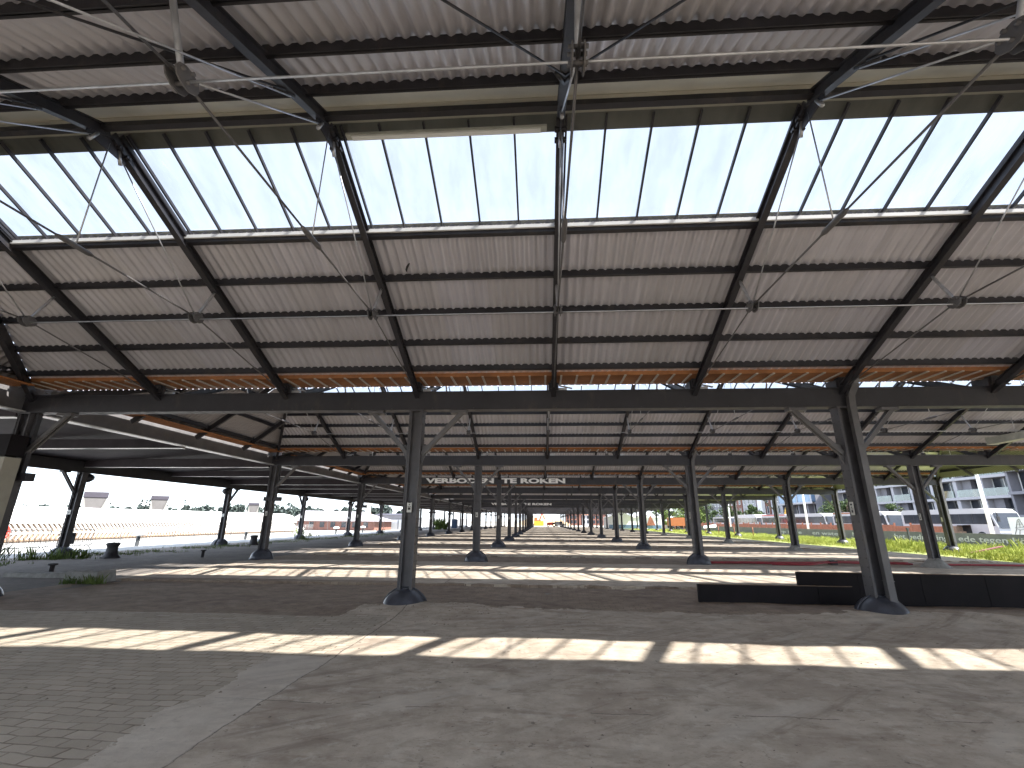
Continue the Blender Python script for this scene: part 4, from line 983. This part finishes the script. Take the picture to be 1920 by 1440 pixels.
# person beside the tall coach
def person(x, y, z, rz, label):
    e = empty('person', (x,y,z), rz); tag(e, label, 'person')
    J = [(0,0,0.95),(0,0,1.15),(0,0,1.38),(0,0,1.5),(0,0,1.62),(0.2,0,1.4),(0.25,0.03,1.12),(0.24,0.14,0.9),(-0.2,0,1.4),(-0.25,0.02,1.12),(-0.26,0.1,0.88),(0.1,0,0.9),(0.11,0.03,0.5),(0.12,0,0.06),(0.12,0.16,0.03),(-0.1,0,0.9),(-0.12,-0.02,0.5),(-0.13,-0.06,0.06),(-0.13,0.1,0.03),(0,0.01,1.74)]
    Ed = [(0,1),(1,2),(2,3),(3,4),(4,19),(2,5),(5,6),(6,7),(2,8),(8,9),(9,10),(0,11),(11,12),(12,13),(13,14),(0,15),(15,16),(16,17),(17,18)]
    rad = [0.15,0.145,0.16,0.06,0.095,0.075,0.05,0.04,0.075,0.05,0.04,0.095,0.065,0.05,0.04,0.095,0.065,0.05,0.04,0.09]
    me = bpy.data.meshes.new('person_skin'); me.from_pydata(J, Ed, []); o = bpy.data.objects.new('body', me); COL.objects.link(o)
    o.modifiers.new('skin','SKIN'); sk = me.skin_vertices[0].data
    for v,r_ in zip(sk, rad): v.radius=(r_, r_*0.8)
    sk[0].use_root = True; o.modifiers.new('sub','SUBSURF').render_levels = 1; o.modifiers['sub'].levels = 1
    bpy.context.view_layer.update(); full = bpy.data.meshes.new_from_object(o.evaluated_get(bpy.context.evaluated_depsgraph_get())); bpy.data.objects.remove(o)
    full.materials.clear(); full.materials.append(M['cloth']); full.materials.append(M['skin']); full.materials.append(M['fin'])
    for p in full.polygons: p.material_index = 1 if p.center.z > 1.48 or (abs(p.center.x) > 0.2 and p.center.z < 0.97 and p.center.z > 0.8) else (2 if p.center.z > 1.02 else 0)
    for p in full.polygons: p.use_smooth = True
    b = bpy.data.objects.new('body', full); COL.objects.link(b); b.parent = e
    m = MB(); m.lathe([(0.0,1.86),(0.06,1.85),(0.10,1.79),(0.105,1.72),(0.09,1.66)], n=12); m.build('hair', M['ink'], e); return e
person(41.6, 97.6, 0, R(100), 'person in a pale top and dark trousers standing before the tall white coach')
# apartment blocks
def block(name, y0, y1, X, floors, depth, mats, label, bays, rail=True, solid=()):
    e = empty(name, (X,y0,0)); tag(e, label, 'building'); W = y1-y0
    m = MB(); m.box(1.6,depth,0,W,0,floors[-1]); m.build('wall', M[mats[0]], e)
    m = MB()
    for z in floors: m.box(0,1.6,-0.02,W+0.02,z-0.36,z)
    m.build('floor_slab', M[mats[1]], e)
    for k in range(bays+1):
        q = MB(); q.box(0.25,1.6,max(0,W*k/bays-0.3),min(W,W*k/bays+0.3),0,floors[-1]-0.37); q.build('pier', M[mats[1]], e)
    zp = 0.0
    for fz in floors:
        for k in range(bays):
            a, b = W*k/bays+0.5, W*(k+1)/bays-0.5
            kind = (k*3+int(fz*2)) % 4
            if kind == 3: 
                q = MB(); q.box(0.9,1.59,a+(b-a)*0.55,b,zp+0.02,fz-0.38); q.build('bay_wall', M[mats[0]], e); b = a+(b-a)*0.53
            fr = MB(); fr.box(1.50,1.58,a,b,zp+0.05,fz-0.45); w_ = fr.build('window', M['win'], e)
            g = MB()
            for t in (0,0.5,1): y = a+(b-a)*t; g.box(1.44,1.498,y-0.05,y+0.05,zp+0.05,fz-0.45)
            g.build('frame', M['facade3'] if kind%2 else M['white'], w_)
            if rail and zp > 1 and kind != 1:
                r_ = MB(); r_.box(0.06,0.10,W*k/bays+0.32,W*(k+1)/bays-0.32,zp,zp+1.05); r_.build('railing', M['rail'], e)
        zp = fz
    return e
block('apartment_block', 66.2, 92.0, 62, [2.7,5.5,8.3,11.1], 14, ('facade2','facade'), 'white apartment block with recessed balconies and glass railings behind the near coach', 6)
block('apartment_block', 40.0, 65.6, 61, [2.9,5.8,8.7,11.6], 14, ('facade3','facade2'), 'dark grey apartment block at the right edge of the street', 6, False)
block('apartment_block', 92.6, 107.5, 64, [2.8,5.6,8.4,11.2], 12, ('facade','facade'), 'pale plain apartment block half hidden behind the big street tree', 3, False)
e = block('office_block', 108.0, 123.0, 60, [3.2,6.2,10.6], 12, ('facade3','facade2'), 'office block with a projecting blue glass upper storey behind the coaches', 4, False)
m = MB(); m.box(-0.6,0.3,0.2,14.8,6.3,10.2); m.build('glass_front', M['bwin'], e)
m = MB()
for k in range(6): m.box(-0.66,-0.6,0.2+2.86*k,0.5+2.86*k,6.2,10.3)
m.box(-0.7,-0.6,0,15,5.9,6.3); m.build('mullion', M['facade'], e)
for k,(y0,w_,h,mt,l) in enumerate(((124,8.5,9.6,'facade','pale old town house with tall windows next to the blue glass block'),(133,8,10.4,'brick','pinkish brick town house with a white bay window'),(141.5,9,9.6,'facade','cream town house between two brick town houses'),(151,9,10.8,'brick','tall brick town house furthest down the street'),(161,30,9.5,'facade2','long grey row of town houses closing the street'))):
    e = empty('town_house', (62,y0,0)); tag(e, l, 'house')
    m = MB(); m.box(0,9,0,w_-0.05,0,h); m.build('wall', M[mt], e); m = MB(); m.prism([(-0.2,-0.05,h),(4.5,-0.05,h+3),(9.2,-0.05,h)],(0,w_,0)); m.build('roof', M['rooftile'], e)
    n = max(2,int(w_/2.6))
    for z in (1.0,4.2,7.2):
        for q in range(n):
            y=w_*(q+0.5)/n; m = MB(); m.box(-0.05,0.02,y-0.55,y+0.55,z,z+1.9); f_ = m.build('window', M['win'], e)
            m = MB(); m.box(-0.09,-0.052,y-0.62,y-0.53,z,z+1.95); m.box(-0.09,-0.052,y+0.53,y+0.62,z,z+1.95); m.box(-0.14,-0.052,y-0.66,y+0.66,z-0.1,z-0.005); m.build('frame', M['white'], f_)
    if k == 1:
        m = MB(); m.box(-1.0,-0.15,2.6,5.4,3.4,9.0); m.build('bay_window', M['white'], e)
tree(54.5, 88.5, 6.6, 4.2, 'big bushy dark green street tree between the coach and the pale block', 4200, 0.17, 0.22)
tree(53, 75.0, 4.6, 1.6, 'small dark conical bush tree before the white apartment block', 1400, 0.13, 0.15)
for x,y,h,r_,l in ((52,121,6.0,3.2,'round clipped street tree just left of the blue glass block'),(52,134,6.6,3.6,'round clipped street tree before the brick town house'),(50,150,7.2,4.0,'wide street tree before the furthest town house'),(46,147,7.4,4.2,'light green bushy tree at the far end of the lawn, right of the orange lorry'),(40,146,6.9,3.8,'light green bushy tree directly above the orange lorry'),(35.8,145,5.6,2.8,'smaller tree between the marquee and the orange lorry')):
    tree(x,y,h,r_,l,2600,0.24,0.18,'leaf2' if x<47 else 'leaf')
# lawn
gr = MB(); rg = random.Random(31)
for k in range(15000):
    y = 24+100*rg.random()**2.0; x = 21.9+12.0*rg.random(); edge = 22.4+0.7*math.sin(y*0.7)+0.5*math.sin(y*2.1)
    if x < edge and rg.random() < 0.8: continue
    near = max(0,1-(34-x)/5)
    tuft(gr, x, y, rg.uniform(0.08,0.24)*(1+0.25*near+0.6*max(0,math.sin(x*1.3+y*0.8))), 4 if y > 60 else 6, rg, 0.16)
for x,y,h in ((26.2,36.5,0.6),(29.5,34,0.55),(30.5,31.5,0.8),(26.6,34.2,0.45),(25.6,38,0.6),(27.6,39.5,0.7),(25.2,31.8,0.45)):
    for q in range(26): tuft(gr, x+rg.gauss(0,0.6), y+rg.gauss(0,0.6), h*rg.uniform(0.5,1.1), 10, rg, 0.25)
tag(gr.build('grass', M['grass']), 'rough sunlit lawn of long grass and weeds between hall and text wall', 'grass', kind='stuff')
m = MB(); m.bar((25.2,30.4,0.06),(27.6,31.0,0.42),0.16,0.05); tag(m.build('plank', M['plank']), 'dark red-brown plank lying propped in the grass beside the last outer column', 'plank')
ib = empty('info_board', (29,85,0)); tag(ib, 'white slanted information board on a post on the far lawn', 'board')
m = MB(); m.tube([(0,0,0),(0,0,0.95)],0.06,8); m.build('post', M['barrier2'], ib)
m = MB(); m.bar((-0.9,0.3,0.95),(0.9,-0.5,1.15),1.1,0.06,(0.2,-0.5,1)); m.build('panel', M['white'], ib)
# ------------------------------------------------------------------ light, sky, camera
L = Vector((-0.78, 0.205, -1.0)).normalized()
sun = bpy.data.lights.new('sun', 'SUN'); sun.energy = 2.0; sun.angle = R(0.8); sun.color = (1.0, 0.95, 0.875)
so = bpy.data.objects.new('sun', sun); COL.objects.link(so); so.rotation_euler = L.to_track_quat('-Z', 'Y').to_euler(); so.location = (0,0,40)
w = bpy.data.worlds.new('World'); scene.world = w; w.use_nodes = True; nt = w.node_tree
sky = nt.nodes.new('ShaderNodeTexSky'); sky.sky_type = 'NISHITA'; sky.sun_disc = False
sky.sun_elevation = math.asin(-L.z); sky.sun_rotation = math.atan2(-L.x, -L.y)
sky.air_density = 1.0; sky.dust_density = 0.1; sky.ozone_density = 3.5
bg = nt.nodes['Background']; nt.links.new(mix(nt, 0.93, sky.outputs[0], (1.15,1.29,1.51)), bg.inputs[0]); bg.inputs[1].default_value = 0.15
cam = bpy.data.cameras.new('camera'); co = bpy.data.objects.new('camera', cam); COL.objects.link(co); scene.camera = co
p, yaw, rl = 0.29, 0.0625, 0.0072
fw = Vector((-math.sin(yaw)*math.cos(p), math.cos(yaw)*math.cos(p), math.sin(p)))
rt = Vector((math.cos(yaw), math.sin(yaw), 0)); up = rt.cross(fw)
rt, up = rt*math.cos(rl)+up*math.sin(rl), up*math.cos(rl)-rt*math.sin(rl)
mat = Matrix((rt, up, -fw)).transposed().to_4x4(); mat.translation = Vector((0,0,1.65)); co.matrix_world = mat
cam.sensor_width = 36; cam.lens = 36*863.65/1920; cam.clip_start = 0.05; cam.clip_end = 6000
scene.render.engine = 'CYCLES'
cy = scene.cycles; cy.use_denoising = True; cy.max_bounces = 10; cy.diffuse_bounces = 6; cy.transparent_max_bounces = 24; cy.glossy_bounces = 4
cy.sample_clamp_indirect = 6
vs = scene.view_settings; vs.view_transform = 'Standard'; vs.look = 'None'; vs.exposure = 3.42; vs.gamma = 1.0
